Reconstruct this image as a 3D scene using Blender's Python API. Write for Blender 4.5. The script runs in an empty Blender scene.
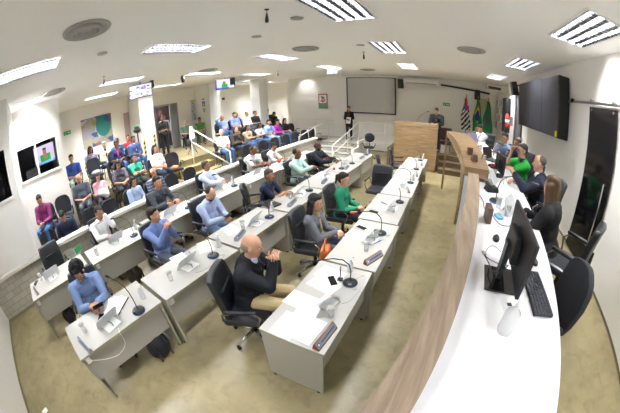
import bpy, math, random
import numpy as np
from mathutils import Vector, Matrix, Quaternion
SC = bpy.context.scene
COL = SC.collection
random.seed(7)
R_ = math.radians

# ---------------------------------------------------------------- camera
cd = bpy.data.cameras.new('camera'); cam = bpy.data.objects.new('camera', cd); COL.objects.link(cam); SC.camera = cam
cd.type = 'PANO'; cd.sensor_width = 36.0; cd.sensor_fit = 'HORIZONTAL'
def set_pano(c):
    for host in (c, getattr(c, 'cycles', None)):
        if host is not None and hasattr(host, 'panorama_type'):
            host.panorama_type = 'FISHEYE_EQUISOLID'; host.fisheye_lens = 15.747; host.fisheye_fov = R_(190); return
SC.render.engine = 'CYCLES'
set_pano(cd)
cd.clip_start = 0.05; cd.clip_end = 100
_a, _b, _c = -0.51443818, 0.39791014, 0.03786276
_B = Matrix(((1,0,0),(0,0,1),(0,-1,0)))
_Rz = Matrix(((math.cos(_a),-math.sin(_a),0),(math.sin(_a),math.cos(_a),0),(0,0,1)))
_Rx = Matrix(((1,0,0),(0,math.cos(_b),-math.sin(_b)),(0,math.sin(_b),math.cos(_b))))
_Rr = Matrix(((math.cos(_c),-math.sin(_c),0),(math.sin(_c),math.cos(_c),0),(0,0,1)))
_W = _Rr @ _Rx @ _B @ _Rz
cam.matrix_world = Matrix.Translation((0,0,2.5)) @ _W.transposed().to_4x4()

# ---------------------------------------------------------------- exposure, world
SC.view_settings.view_transform = 'Standard'; SC.view_settings.look = 'None'; SC.view_settings.gamma = 1.0
SC.view_settings.use_curve_mapping = False
SC.view_settings.exposure = 2.6
SC.cycles.use_denoising = True
SC.cycles.max_bounces = 8; SC.cycles.diffuse_bounces = 6; SC.cycles.glossy_bounces = 3; SC.cycles.transparent_max_bounces = 12
SC.cycles.sample_clamp_indirect = 6.0
SC.cycles.caustics_reflective = False; SC.cycles.caustics_refractive = False
wd = bpy.data.worlds.new('world'); SC.world = wd; wd.use_nodes = True
wd.node_tree.nodes['Background'].inputs[0].default_value = (0.9,0.95,1,1); wd.node_tree.nodes['Background'].inputs[1].default_value = 0.6
CEIL = 3.68
# ceiling troffers: (x, y, size x, size y)
TROFFERS = [(-4.08,-0.05,.6,1.2),(-4.0,2.68,.6,1.2),(-4.08,5.75,.6,1.25),(-4.12,8.9,.6,1.2),
            (-1.2,-0.3,.6,1.2),(-1.2,2.93,.6,1.24),(-1.22,5.76,.6,1.26),(-1.28,8.85,.6,1.24),
            (1.76,-0.35,.6,1.2),(1.76,2.76,.6,1.24),(1.77,5.93,.6,1.26),(1.72,9.02,.6,1.2),
            (-6.68,.1,.6,.6),(-6.85,2.75,.6,1.2),(-6.9,5.6,.6,1.2),(-7.0,8.4,.6,1.2),(-9.2,2.85,.6,1.2),(-9.2,5.6,.6,1.2),(-9.1,9.7,.6,1.2),(-9.6,12.3,.6,1.2)]  # last two added to brighten the rear wall and recess, no known source
def area(name, loc, sx, sy, power, col=(.955,.975,1.0), rot=(0,0,0), spread=180):
    l = bpy.data.lights.new(name, 'AREA'); l.shape = 'RECTANGLE'; l.size = sx; l.size_y = sy; l.energy = power; l.color = col; l.spread = R_(spread)
    o = bpy.data.objects.new(name, l); o.location = loc; o.rotation_euler = rot; COL.objects.link(o); o['kind'] = 'helper'; return o
for (x,y,sx,sy) in TROFFERS:
    area('troffer_light', (x,y,CEIL-.03), sx*.9, sy*.95, 46*sx*sy/.72*((.8 if (x < -9 and y > 9 and y < 12) else 1.7 if (x < -9 and y > 5) else (1.8 if x > 1 else 2.7 if (y > 8 and x > -6) else 3.4 if y > 8 else 3.0)) if (x < -6 or y > 8) else (1.5 if y>4.5 else 1.0)))
def spot(name, loc, target, power, ang=70, col=(1,.985,.95)):
    l = bpy.data.lights.new(name, 'SPOT'); l.energy = power; l.spot_size = R_(ang); l.spot_blend = .8; l.color = col; l.shadow_soft_size = .06
    o = bpy.data.objects.new(name, l); o.location = loc; o['kind'] = 'helper'
    o.rotation_euler = (Vector(target)-Vector(loc)).to_track_quat('-Z','Y').to_euler(); COL.objects.link(o)
SPOTS = [((-6.9,11.85,3.62),(-6.9,12.4,3.0),5,100),((2.0,3.1,3.6),(2.42,3.0,3.1),8,110),((-6.72,.10,3.62),(-7.22,.10,3.3),40,75)]
area('corridor_fill_light',(-12.1,6.2,3.36),.5,1.1,14)  # fill lamp added to brighten the corridor, not a known fixture
for s in SPOTS: spot('downlight', s[0], s[1], s[2], s[3])

# ---------------------------------------------------------------- materials
def srgb(h):
    h = h.lstrip('#'); v = [int(h[i:i+2],16)/255 for i in (0,2,4)]
    return tuple((c/12.92 if c <= .04045 else ((c+.055)/1.055)**2.4) for c in v)
MATS = {}
def mat(name, col, rough=.6, metal=0., noise=0., scale=8., bump=0., bscale=60., spec=.5, emit=None, estr=0., trans=0., alpha=1., coat=0.):
    if name in MATS: return MATS[name]
    m = bpy.data.materials.new(name); m.use_nodes = True; nt = m.node_tree; b = nt.nodes['Principled BSDF']
    c = srgb(col) if isinstance(col, str) else col
    b.inputs['Base Color'].default_value = (*c,1); b.inputs['Roughness'].default_value = rough; b.inputs['Metallic'].default_value = metal
    b.inputs['Specular IOR Level'].default_value = spec
    if trans: b.inputs['Transmission Weight'].default_value = trans; b.inputs['IOR'].default_value = 1.1
    if alpha < 1: b.inputs['Alpha'].default_value = alpha
    if coat: b.inputs['Coat Weight'].default_value = coat
    if emit: b.inputs['Emission Color'].default_value = (*srgb(emit),1); b.inputs['Emission Strength'].default_value = estr
    tc = nt.nodes.new('ShaderNodeTexCoord')
    if noise:
        n = nt.nodes.new('ShaderNodeTexNoise'); n.inputs['Scale'].default_value = scale; n.inputs['Detail'].default_value = 4
        nt.links.new(tc.outputs['Object'], n.inputs['Vector'])
        mx = nt.nodes.new('ShaderNodeMix'); mx.data_type = 'RGBA'
        mx.inputs[6].default_value = (*[x*(1-noise) for x in c],1); mx.inputs[7].default_value = (*[min(1,x*(1+noise)) for x in c],1)
        nt.links.new(n.outputs['Fac'], mx.inputs[0]); nt.links.new(mx.outputs[2], b.inputs['Base Color'])
    if bump:
        n2 = nt.nodes.new('ShaderNodeTexNoise'); n2.inputs['Scale'].default_value = bscale; n2.inputs['Detail'].default_value = 3
        nt.links.new(tc.outputs['Object'], n2.inputs['Vector'])
        bp = nt.nodes.new('ShaderNodeBump'); bp.inputs['Strength'].default_value = bump; bp.inputs['Distance'].default_value = .01
        nt.links.new(n2.outputs['Fac'], bp.inputs['Height']); nt.links.new(bp.outputs['Normal'], b.inputs['Normal'])
    MATS[name] = m; return m
def plaid(name, col, col2, scale=40., thr=.8, vert=True, both=False):
    if name in MATS: return MATS[name]
    m = mat(name, col, .8); nt = m.node_tree; b = nt.nodes['Principled BSDF']
    tc = nt.nodes.new('ShaderNodeTexCoord'); sp = nt.nodes.new('ShaderNodeSeparateXYZ'); nt.links.new(tc.outputs['Object'], sp.inputs[0])
    def lines(ax):
        a = nt.nodes.new('ShaderNodeMath'); a.operation = 'MULTIPLY'; a.inputs[1].default_value = scale; nt.links.new(sp.outputs[ax], a.inputs[0])
        s = nt.nodes.new('ShaderNodeMath'); s.operation = 'FRACT'; nt.links.new(a.outputs[0], s.inputs[0])
        g = nt.nodes.new('ShaderNodeMath'); g.operation = 'GREATER_THAN'; g.inputs[1].default_value = thr; nt.links.new(s.outputs[0], g.inputs[0]); return g
    g = lines('Y' if vert else 'Z')
    if both:
        h = lines('Z'); mxx = nt.nodes.new('ShaderNodeMath'); mxx.operation = 'MAXIMUM'; nt.links.new(g.outputs[0], mxx.inputs[0]); nt.links.new(h.outputs[0], mxx.inputs[1]); g = mxx
    mx = nt.nodes.new('ShaderNodeMix'); mx.data_type = 'RGBA'; mx.inputs[6].default_value = (*srgb(col),1); mx.inputs[7].default_value = (*srgb(col2),1)
    nt.links.new(g.outputs[0], mx.inputs[0]); nt.links.new(mx.outputs[2], b.inputs['Base Color']); return m
def wood(name, c1, c2, c3, axis='Y', sc=(14,1.2,14), rough=.42):
    m = mat(name, c1, rough); nt = m.node_tree; b = nt.nodes['Principled BSDF']
    tc = nt.nodes.new('ShaderNodeTexCoord'); mp = nt.nodes.new('ShaderNodeMapping'); mp.inputs['Scale'].default_value = sc
    n = nt.nodes.new('ShaderNodeTexNoise'); n.inputs['Scale'].default_value = 1.6; n.inputs['Detail'].default_value = 8; n.inputs['Roughness'].default_value = .62; n.inputs['Distortion'].default_value = .35
    cr = nt.nodes.new('ShaderNodeValToRGB'); e = cr.color_ramp; e.elements[0].position = .32; e.elements[0].color = (*srgb(c1),1); e.elements[1].position = .68; e.elements[1].color = (*srgb(c3),1)
    k = e.elements.new(.5); k.color = (*srgb(c2),1)
    nt.links.new(tc.outputs['Object'], mp.inputs[0]); nt.links.new(mp.outputs[0], n.inputs['Vector']); nt.links.new(n.outputs['Fac'], cr.inputs[0]); nt.links.new(cr.outputs[0], b.inputs['Base Color'])
    return m
M_wall = mat('wall_paint', '#edeae4', .9, noise=.02, scale=2)
M_wallw = mat('wall_white', '#edebe7', .9, noise=.015, scale=2)
M_ceil = mat('ceiling_paint', '#f3f2ee', .95, noise=.015, scale=1.5)
M_pillar = mat('pillar_paint', '#ecebe5', .9, noise=.015, scale=2)
M_desk = mat('desk_laminate', '#acaaa4', .38, noise=.01, scale=3)
M_deskfront = mat('desk_panel', '#a9a69d', .5, noise=.01, scale=3)
M_edge = mat('desk_edge', '#aaa68a', .5)
M_daiswhite = mat('dais_laminate', '#f0f0f2', .3)
M_black = mat('black_plastic', '#17181b', .4)
M_blackr = mat('black_rubber', '#101012', .8)
M_leather = mat('black_leather', '#25272c', .38, noise=.08, scale=30, bump=.15, bscale=120)
M_fabric = mat('black_chair_fabric', '#24262d', .75, noise=.1, scale=40, bump=.1)
M_fabric2 = mat('dark_blue_chair_fabric', '#30343f', .7, noise=.1, scale=40)
M_chrome = mat('chrome', '#c8c8ca', .2, metal=1)
M_steel = mat('brushed_steel', '#9a9a9c', .35, metal=1)
M_silver = mat('silver_plate', '#a8aaae', .35, metal=.6)
M_white = mat('white_plastic', '#e9e9e7', .4)
M_paper = mat('paper', '#f4f4f2', .85)
M_print = mat('printed_ink', '#8d8f94', .9)
M_glass = mat('clear_glass', '#eef3f5', .05, alpha=.28, spec=.8)
M_acryl = mat('clear_acrylic', '#cfd2d4', .3, alpha=.82, spec=.8)
M_water = mat('frosted_glass', '#dfe3e6', .2, alpha=.6)
M_railw = mat('rail_white', '#e3e1d8', .4)
M_red = mat('red_plastic', '#c22a22', .4)
M_greenp = mat('green_cloth', '#2f9c5a', .7)
M_blue = mat('blue_plastic', '#2a6fb0', .4)
M_woodL = wood('light_oak', '#7a6959', '#8f7d6a', '#a4927e')
M_woodF = wood('oak_panel', '#7e6547', '#8f7656', '#a38967', sc=(1.2,6,12))
M_woodD = mat('brown_wood', '#5a4030', .45, noise=.15, scale=12)
M_stepb = wood('step_wood', '#54452e', '#5f4f36', '#6f5e42', sc=(1.5,8,8), rough=.6)
M_screen = mat('projection_screen', '#c0c0be', .9)
M_dark = mat('dark_frame', '#2a2a2e', .5)
M_vent = mat('vent_grey', '#a5a39c', .5)
M_ventd = mat('vent_dark', '#6c6a66', .6)
M_tube = mat('fluorescent_tube', '#ffffff', .5, emit='#fffdf8', estr=1.0)
M_louv = mat('louver_aluminium', '#303034', .55)
M_refl = mat('reflector_grey', '#66666c', .5)
M_exit = mat('exit_green', '#17875a', .5, emit='#17a565', estr=.05)
M_yellow = mat('hazard_yellow', '#d9c32a', .5)
M_brownl = mat('brown_leather', '#3a2018', .4)
M_orange = mat('tan_leather', '#b5652f', .5, noise=.1)
M_jeans = mat('blue_jeans', '#3c5a86', .85, noise=.12, scale=25)
M_ljeans = mat('light_jeans', '#7892b4', .85, noise=.12, scale=25)
M_blackpants = mat('black_trousers', '#17181c', .8)
M_greypants = mat('grey_trousers', '#4b5160', .85)
M_khaki = mat('khaki_trousers', '#b9a67c', .85)
M_shoe = mat('black_shoe', '#1a1818', .4)
M_brownshoe = mat('brown_shoe', '#4a3426', .5)
M_skinA = mat('skin_light', '#c99a80', .55, noise=.05, scale=20)
M_skinB = mat('skin_tan', '#b07f62', .55, noise=.05, scale=20)
M_skinC = mat('skin_brown', '#7b4e38', .55, noise=.05, scale=20)
M_skinD = mat('skin_dark', '#543526', .55, noise=.05, scale=20)
M_hblack = mat('hair_black', '#0a0807', .75, noise=.3, scale=60, bump=.5, bscale=150)
M_hbrown = mat('hair_brown', '#2a1b12', .7, noise=.3, scale=60, bump=.5, bscale=150)
M_hlight = mat('hair_light_brown', '#5c442c', .65, noise=.35, scale=50, bump=.5, bscale=150)
M_hgrey = mat('hair_grey', '#4a4642', .75, noise=.3, scale=60, bump=.5, bscale=150)
M_hwhite = mat('hair_white', '#96928c', .75, noise=.2, scale=60, bump=.4, bscale=150)
M_lips = mat('lips', '#9c5a50', .5)
M_eyew = mat('eye_white', '#d8d4cc', .4)

def floor_mat():
    m = mat('floor_tile', '#a89c78', .32); nt = m.node_tree; b = nt.nodes['Principled BSDF']
    tc = nt.nodes.new('ShaderNodeTexCoord')
    n1 = nt.nodes.new('ShaderNodeTexNoise'); n1.inputs['Scale'].default_value = 1.1; n1.inputs['Detail'].default_value = 8; n1.inputs['Roughness'].default_value = .65
    n2 = nt.nodes.new('ShaderNodeTexNoise'); n2.inputs['Scale'].default_value = 5.5; n2.inputs['Detail'].default_value = 6; n2.inputs['Distortion'].default_value = .6
    for n in (n1,n2): nt.links.new(tc.outputs['Object'], n.inputs['Vector'])
    c1 = nt.nodes.new('ShaderNodeValToRGB'); c1.color_ramp.elements[0].position = .35; c1.color_ramp.elements[0].color = (*srgb('#7c7151'),1)
    c1.color_ramp.elements[1].position = .66; c1.color_ramp.elements[1].color = (*srgb('#a0936f'),1)
    c2 = nt.nodes.new('ShaderNodeValToRGB'); c2.color_ramp.elements[0].position = .3; c2.color_ramp.elements[0].color = (.62,.6,.55,1); c2.color_ramp.elements[1].position = .5; c2.color_ramp.elements[1].color = (1,1,1,1)
    mx = nt.nodes.new('ShaderNodeMix'); mx.data_type = 'RGBA'; mx.blend_type = 'MULTIPLY'; mx.inputs[0].default_value = .6
    nt.links.new(n1.outputs['Fac'], c1.inputs[0]); nt.links.new(n2.outputs['Fac'], c2.inputs[0]); nt.links.new(c1.outputs[0], mx.inputs[6]); nt.links.new(c2.outputs[0], mx.inputs[7])
    nt.links.new(mx.outputs[2], b.inputs['Base Color']); return m
M_floor = floor_mat()
def brick_mat(name, c1, c2, cm, sc, w=.5, h=.25, mort=.01, rot=(0,0,0)):
    m = mat(name, c1, .55); nt = m.node_tree; b = nt.nodes['Principled BSDF']
    tc = nt.nodes.new('ShaderNodeTexCoord'); mp = nt.nodes.new('ShaderNodeMapping')
    if rot == 'YZ':
        sp = nt.nodes.new('ShaderNodeSeparateXYZ'); cb = nt.nodes.new('ShaderNodeCombineXYZ'); nt.links.new(tc.outputs['Object'], sp.inputs[0]); nt.links.new(sp.outputs['Y'], cb.inputs['X']); nt.links.new(sp.outputs['Z'], cb.inputs['Y']); nt.links.new(cb.outputs[0], mp.inputs[0])
    else: nt.links.new(tc.outputs['Object'], mp.inputs[0])
    br = nt.nodes.new('ShaderNodeTexBrick'); br.inputs['Color1'].default_value = (*srgb(c1),1); br.inputs['Color2'].default_value = (*srgb(c2),1); br.inputs['Mortar'].default_value = (*srgb(cm),1)
    br.inputs['Scale'].default_value = sc; br.inputs['Brick Width'].default_value = w; br.inputs['Row Height'].default_value = h; br.inputs['Mortar Size'].default_value = mort
    nt.links.new(mp.outputs[0], br.inputs['Vector']); nt.links.new(br.outputs['Color'], b.inputs['Base Color']); return m
# ---------------------------------------------------------------- mesh builder
def _sphere(nu=12, nv=8):
    vs=[(0,0,-1)]; fs=[]
    for j in range(1,nv):
        p=-math.pi/2+math.pi*j/nv
        for i in range(nu):
            a=2*math.pi*i/nu; vs.append((math.cos(p)*math.cos(a),math.cos(p)*math.sin(a),math.sin(p)))
    vs.append((0,0,1)); n=len(vs)-1
    for i in range(nu): fs.append((0,1+(i+1)%nu,1+i)); fs.append((n,n-nu+i,n-nu+(i+1)%nu))
    for j in range(nv-2):
        for i in range(nu):
            a=1+j*nu+i; b=1+j*nu+(i+1)%nu; fs.append((a,b,b+nu,a+nu))
    return np.array(vs), fs
SPH = _sphere(); SPHL = _sphere(8,6); SPHH = _sphere(20,14)
def frame(d, up=(0,0,1)):
    d = np.array(d,float); d /= np.linalg.norm(d)+1e-12; u = np.array(up,float)
    if abs(d@u) > .97: u = np.array((1.,0,0))
    s = np.cross(u,d); s /= np.linalg.norm(s); t = np.cross(d,s); return s,t,d
class MB:
    def __init__(s): s.v=[]; s.f=[]; s.m=[]; s.cur=0; s.sm=[]
    def mi(s,i): s.cur=i; return s
    def raw(s, vs, fs, smooth=False):
        o=len(s.v); s.v.extend([tuple(map(float,p)) for p in vs]); s.f.extend([tuple(i+o for i in f) for f in fs]); s.m.extend([s.cur]*len(fs)); s.sm.extend([smooth]*len(fs)); return s
    def box(s, c, size, rot=None, taper=None):
        x,y,z=[a/2 for a in size]; vs=[(sx*x,sy*y,sz*z) for sz in (-1,1) for sy in (-1,1) for sx in (-1,1)]
        if taper: vs=[(p[0]*(taper if p[2]>0 else 1),p[1]*(taper if p[2]>0 else 1),p[2]) for p in vs]
        if rot is not None:
            Rm = rot if isinstance(rot,Matrix) else Matrix.Rotation(rot,3,'Z'); vs=[tuple(Rm@Vector(p)) for p in vs]
        vs=[(p[0]+c[0],p[1]+c[1],p[2]+c[2]) for p in vs]
        return s.raw(vs,[(0,2,3,1),(4,5,7,6),(0,1,5,4),(2,6,7,3),(0,4,6,2),(1,3,7,5)])
    def b2(s,x0,x1,y0,y1,z0,z1): return s.box(((x0+x1)/2,(y0+y1)/2,(z0+z1)/2),(abs(x1-x0),abs(y1-y0),abs(z1-z0)))
    def cyl(s,p0,p1,r0,r1=None,n=12,cap=True):
        r1=r0 if r1 is None else r1; p0=np.array(p0,float); p1=np.array(p1,float); a,b,d=frame(p1-p0); vs=[];fs=[]
        for p,r in ((p0,r0),(p1,r1)):
            for i in range(n):
                t=2*math.pi*i/n; vs.append(p+a*math.cos(t)*r+b*math.sin(t)*r)
        for i in range(n): j=(i+1)%n; fs.append((i,j,j+n,i+n))
        s.raw(vs,fs,True)
        if cap: s.raw(vs,[tuple(range(n-1,-1,-1)),tuple(range(n,2*n))],False)
        return s
    def tube(s,pts,r,n=8):
        pts=[np.array(p,float) for p in pts]; vs=[];fs=[];k=len(pts); rr = r if isinstance(r,(list,tuple)) else [r]*k; pa=None
        for i,p in enumerate(pts):
            d=pts[min(i+1,k-1)]-pts[max(i-1,0)]; d/=np.linalg.norm(d)+1e-12
            if pa is None: pa,_,_=frame(d)
            a=pa-d*(pa@d); a/=np.linalg.norm(a)+1e-12; pa=a; b=np.cross(d,a)
            for j in range(n):
                t=2*math.pi*j/n; vs.append(p+a*math.cos(t)*rr[i]+b*math.sin(t)*rr[i])
        for i in range(k-1):
            for j in range(n):
                q=(j+1)%n; fs.append((i*n+j,i*n+q,(i+1)*n+q,(i+1)*n+j))
        fs.append(tuple(range(n-1,-1,-1))); fs.append(tuple(range((k-1)*n,k*n))); return s.raw(vs,fs,True)
    def lathe(s,c,prof,n=20,smooth=True):
        vs=[];fs=[];k=len(prof)
        for r,z in prof:
            for j in range(n): t=2*math.pi*j/n; vs.append((c[0]+r*math.cos(t),c[1]+r*math.sin(t),c[2]+z))
        for i in range(k-1):
            for j in range(n): q=(j+1)%n; fs.append((i*n+j,i*n+q,(i+1)*n+q,(i+1)*n+j))
        if prof[0][0]>1e-4: fs.append(tuple(range(n-1,-1,-1)))
        if prof[-1][0]>1e-4: fs.append(tuple(range((k-1)*n,k*n)))
        return s.raw(vs,fs,smooth)
    def ell(s,c,r,rot=None,T=None):
        T=T or SPH; V=T[0]*np.array(r,float)
        if rot is not None: V=V@np.array(rot).T
        return s.raw(V+np.array(c,float),T[1],True)
    def cap(s,p0,p1,r0,r1,flat=(1,1),up=(0,0,1),T=None):
        T=T or SPH; p0=np.array(p0,float);p1=np.array(p1,float); a,b,d=frame(p1-p0,up); U=T[0]
        r=np.where(U[:,2]>0,r1,r0)[:,None]; base=np.where(U[:,2:3]>0,p1,p0)
        V=base+r*(U[:,0:1]*a*flat[0]+U[:,1:2]*b*flat[1]+U[:,2:3]*d)
        vs=list(V); fs=list(T[1])
        return s.raw(vs,fs,True)
    def capE(s,p0,p1,r0,r1,flat=(1,1),up=(0,0,1)):
        # closed tapered capsule with both equators (clean taper)
        n=12; p0=np.array(p0,float);p1=np.array(p1,float); a,b,d=frame(p1-p0,up); rows=[]
        for k in range(1,5): t=-math.pi/2+k*math.pi/8; rows.append((p0+d*r0*math.sin(t),r0*math.cos(t)))
        for k in range(0,4): t=k*math.pi/8; rows.append((p1+d*r1*math.sin(t),r1*math.cos(t)))
        vs=[p0-d*r0]; fs=[]
        for c,r in rows:
            for j in range(n): t=2*math.pi*j/n; vs.append(c+a*math.cos(t)*r*flat[0]+b*math.sin(t)*r*flat[1])
        vs.append(p1+d*r1); L=len(vs)-1
        for j in range(n): q=(j+1)%n; fs.append((0,1+q,1+j)); fs.append((L,L-n+j,L-n+q))
        for i in range(len(rows)-1):
            for j in range(n): q=(j+1)%n; fs.append((1+i*n+j,1+i*n+q,1+(i+1)*n+q,1+(i+1)*n+j))
        return s.raw(vs,fs,True)
    def prism(s,poly,z0,z1):
        n=len(poly); vs=[(x,y,z0) for x,y in poly]+[(x,y,z1) for x,y in poly]
        fs=[tuple(range(n-1,-1,-1)),tuple(range(n,2*n))]+[(i,(i+1)%n,(i+1)%n+n,i+n) for i in range(n)]
        return s.raw(vs,fs)
    def strip(s,A,B,z0,z1):
        # solid between two polylines A and B (same count) from z0 to z1
        n=len(A); vs=[(x,y,z0) for x,y in A]+[(x,y,z0) for x,y in B]+[(x,y,z1) for x,y in A]+[(x,y,z1) for x,y in B]; fs=[]
        for i in range(n-1):
            fs+= [(i,i+1,n+i+1,n+i),(2*n+i,3*n+i,3*n+i+1,2*n+i+1),(i,2*n+i,2*n+i+1,i+1),(n+i,n+i+1,3*n+i+1,3*n+i)]
        fs+=[(0,n,3*n,2*n),(n-1,3*n-1,4*n-1,2*n-1)]
        return s.raw(vs,fs)
    def mesh(s,name,mats):
        me=bpy.data.meshes.new(name); me.from_pydata(s.v,[],s.f)
        for m in (mats if isinstance(mats,(list,tuple)) else [mats]): me.materials.append(m)
        me.polygons.foreach_set('material_index',s.m); me.polygons.foreach_set('use_smooth',s.sm); me.update(); return me
    def build(s,name,mats,parent=None,bevel=0.,loc=None,rotz=None,fixn=False):
        me=s.mesh(name,mats); o=bpy.data.objects.new(name,me); COL.objects.link(o)
        if fixn:
            import bmesh; bm=bmesh.new(); bm.from_mesh(me); bmesh.ops.recalc_face_normals(bm,faces=bm.faces); bm.to_mesh(me); bm.free()
        if parent is not None: o.parent=parent
        if bevel:
            md=o.modifiers.new('bevel','BEVEL'); md.width=bevel; md.segments=2; md.limit_method='ANGLE'
        if loc is not None: o.location=loc
        if rotz is not None: o.rotation_euler.z=rotz
        return o
def tag(o,label=None,cat=None,group=None,kind=None):
    if label: o['label']=label
    if cat: o['category']=cat
    if group: o['group']=group
    if kind: o['kind']=kind
    return o
def thing(name,label,cat,loc=(0,0,0),rz=0,group=None):
    o=bpy.data.objects.new(name,None); o.empty_display_size=.1; COL.objects.link(o); o.location=loc; o.rotation_euler.z=rz; return tag(o,label,cat,group)
def struct(o): o['kind']='structure'; return o
def copy_tree(o,parent=None):
    c=o.copy(); COL.objects.link(c); c.parent=parent
    for ch in list(o.children): copy_tree(ch,c)
    return c
def dup(o,label,loc,rz=0,group=None):
    c=copy_tree(o); c.location=loc; c.rotation_euler.z=rz; c['label']=label
    if group: c['group']=group
    return c
class Proto:
    """first use takes the built thing itself, later uses copy it"""
    def __init__(s,o): s.o=o; s.used=False
    def put(s,label,loc,rz=0,group=None):
        if not s.used:
            s.used=True; s.o.location=loc; s.o.rotation_euler.z=rz; s.o['label']=label
            if group: s.o['group']=group
            return s.o
        return dup(s.o,label,loc,rz,group or s.o.get('group'))
def remesh(mb,voxel,smooth=2):
    """fuse the shapes collected in mb into one continuous skin; returns (verts, faces)"""
    me=mb.mesh('tmp',[]); o=bpy.data.objects.new('tmp',me); COL.objects.link(o)
    md=o.modifiers.new('r','REMESH'); md.mode='VOXEL'; md.voxel_size=voxel; md.use_smooth_shade=True
    if smooth: sm=o.modifiers.new('s','SMOOTH'); sm.iterations=smooth; sm.factor=.6
    dg=bpy.context.evaluated_depsgraph_get(); ev=o.evaluated_get(dg); m2=ev.to_mesh()
    vs=np.empty(len(m2.vertices)*3); m2.vertices.foreach_get('co',vs); vs=vs.reshape(-1,3); fs=[tuple(p.vertices) for p in m2.polygons]
    ev.to_mesh_clear(); bpy.data.objects.remove(o); bpy.data.meshes.remove(me); return vs,fs
# ================================================================ structure
for o in list(COL.objects):
    if o.type == 'LIGHT' and o.name.startswith('troffer'): o.location.z = CEIL + .092
def slab(name, boxes, m, bevel=0):
    mb = MB()
    for b in boxes: mb.b2(*b)
    return struct(mb.build(name, m, bevel=bevel))
slab('floor', [(-12,2.6,-2.1,14.2,-.1,0)], M_floor)
# ceiling with real recesses for the troffers
def ceiling():
    xs={-12.,2.6}; ys={-2.1,14.2}
    for x,y,a,b in TROFFERS: xs|={x-a/2,x+a/2}; ys|={y-b/2,y+b/2}
    xs=sorted(xs); ys=sorted(ys); mb=MB()
    for i in range(len(xs)-1):
        for j in range(len(ys)-1):
            cx=(xs[i]+xs[i+1])/2; cy=(ys[j]+ys[j+1])/2
            if any(abs(cx-x)<a/2 and abs(cy-y)<b/2 for x,y,a,b in TROFFERS): continue
            mb.raw([(xs[i],ys[j],CEIL),(xs[i+1],ys[j],CEIL),(xs[i+1],ys[j+1],CEIL),(xs[i],ys[j+1],CEIL)],[(0,3,2,1)])
    mb.b2(-12,2.6,-2.1,14.2,CEIL+.12,CEIL+.2)
    return struct(mb.build('ceiling',M_ceil))
ceiling()
slab('wall_back', [(-5.5,2.5,-2.05,-1.93,0,CEIL)], M_wallw)
slab('wall_right', [(2.42,2.54,-2.05,12.5,0,CEIL)], M_wallw)
slab('wall_front', [(-8,2.54,12.4,12.52,0,CEIL)], M_wallw)
slab('wall_front_return', [(-8.1,-8,12.4,14,.0,CEIL)], M_wallw)
slab('wall_recess', [(-11.1,-8.0,14,14.1,0,CEIL)], M_wall)
# control room wall flush with the low wall, its opening, the jamb and the set-back wall
slab('wall_control', [(-5.5,-5.38,-1.95,-.45,.84,1.98),(-5.5,-5.38,-1.95,-.45,2.86,CEIL),(-5.5,-5.38,-.58,-.45,1.98,2.86),(-5.5,-5.38,-1.95,-1.85,1.98,2.86)], M_wallw)
slab('wall_jamb', [(-7.3,-5.5,-.55,-.45,0,CEIL)], M_wallw)
WX=-7.22
slab('wall_studio', [(WX-.1,WX,-.45,.95,0,1.98),(WX-.1,WX,-.45,.95,2.76,CEIL),(WX-.1,WX,-.45,-.40,1.98,2.76),(WX-.1,WX,.78,.95,1.98,2.76)], M_wall)
slab('wall_audience_side', [(-11.1,WX-.1,.83,.95,0,CEIL)], M_wall)
slab('wall_rear', [(-11.12,-11,.85,4.42,0,CEIL),(-11.12,-11,4.42,5.15,3.0,CEIL),(-11.12,-11,5.15,6.0,0,CEIL),(-11.12,-11,6.0,7.3,3.0,CEIL),(-11.12,-11,7.3,14.1,0,CEIL)], M_wall)
slab('wall_corridor', [(-13.1,-13,3.5,8.5,.5,CEIL),(-13,-11.1,3.4,3.5,.5,CEIL),(-13,-11.1,8.5,8.6,.5,CEIL)], M_wall)
slab('floor_corridor', [(-13.1,-11.0,3.4,8.6,.7,.88)], M_floor)
slab('wall_corridor_ceiling', [(-13.1,-11.1,3.4,8.6,3.4,3.5)], M_ceil)
def pillar(x0,x1,y0,y1,name):
    return slab(name,[(x0,x1,y0,y1,.0,CEIL)],M_pillar,.01)
pillar(-10.99,-9.9,4.7,5.35,'trim_1'); pillar(-10.99,-9.9,8.45,9.15,'trim_2'); pillar(-8.75,-8.2,10.1,10.75,'trim_3')
# tiers under the audience: row 1 on the floor, row 2 at .40, rows 3-4 and the landing at .88
slab('floor_tier_low', [(-7.62,-6.7,-.44,4.65,0,.40),(-7.62,-6.7,6.2,12.39,0,.40)], M_floor)
slab('floor_tier_high', [(-11,-7.62,.95,13.99,0,.88)], M_floor)
slab('floor_tier_front', [(-6.7,-5.48,6.25,12.39,0,.20)], M_floor)
slab('floor_steps', [(-7.62,-7.3,4.65,6.2,0,.66),(-7.3,-6.98,4.65,6.2,0,.44),(-6.98,-6.66,4.65,6.2,0,.22)], mat('stair_carpet','#8c7f58',.8,noise=.1,scale=12))
slab('trim_4', [(-7.64,-7.6,4.65,6.2,.84,.885),(-7.32,-7.28,4.65,6.2,.62,.665),(-7.0,-6.96,4.65,6.2,.40,.445)], M_floor)
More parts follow.
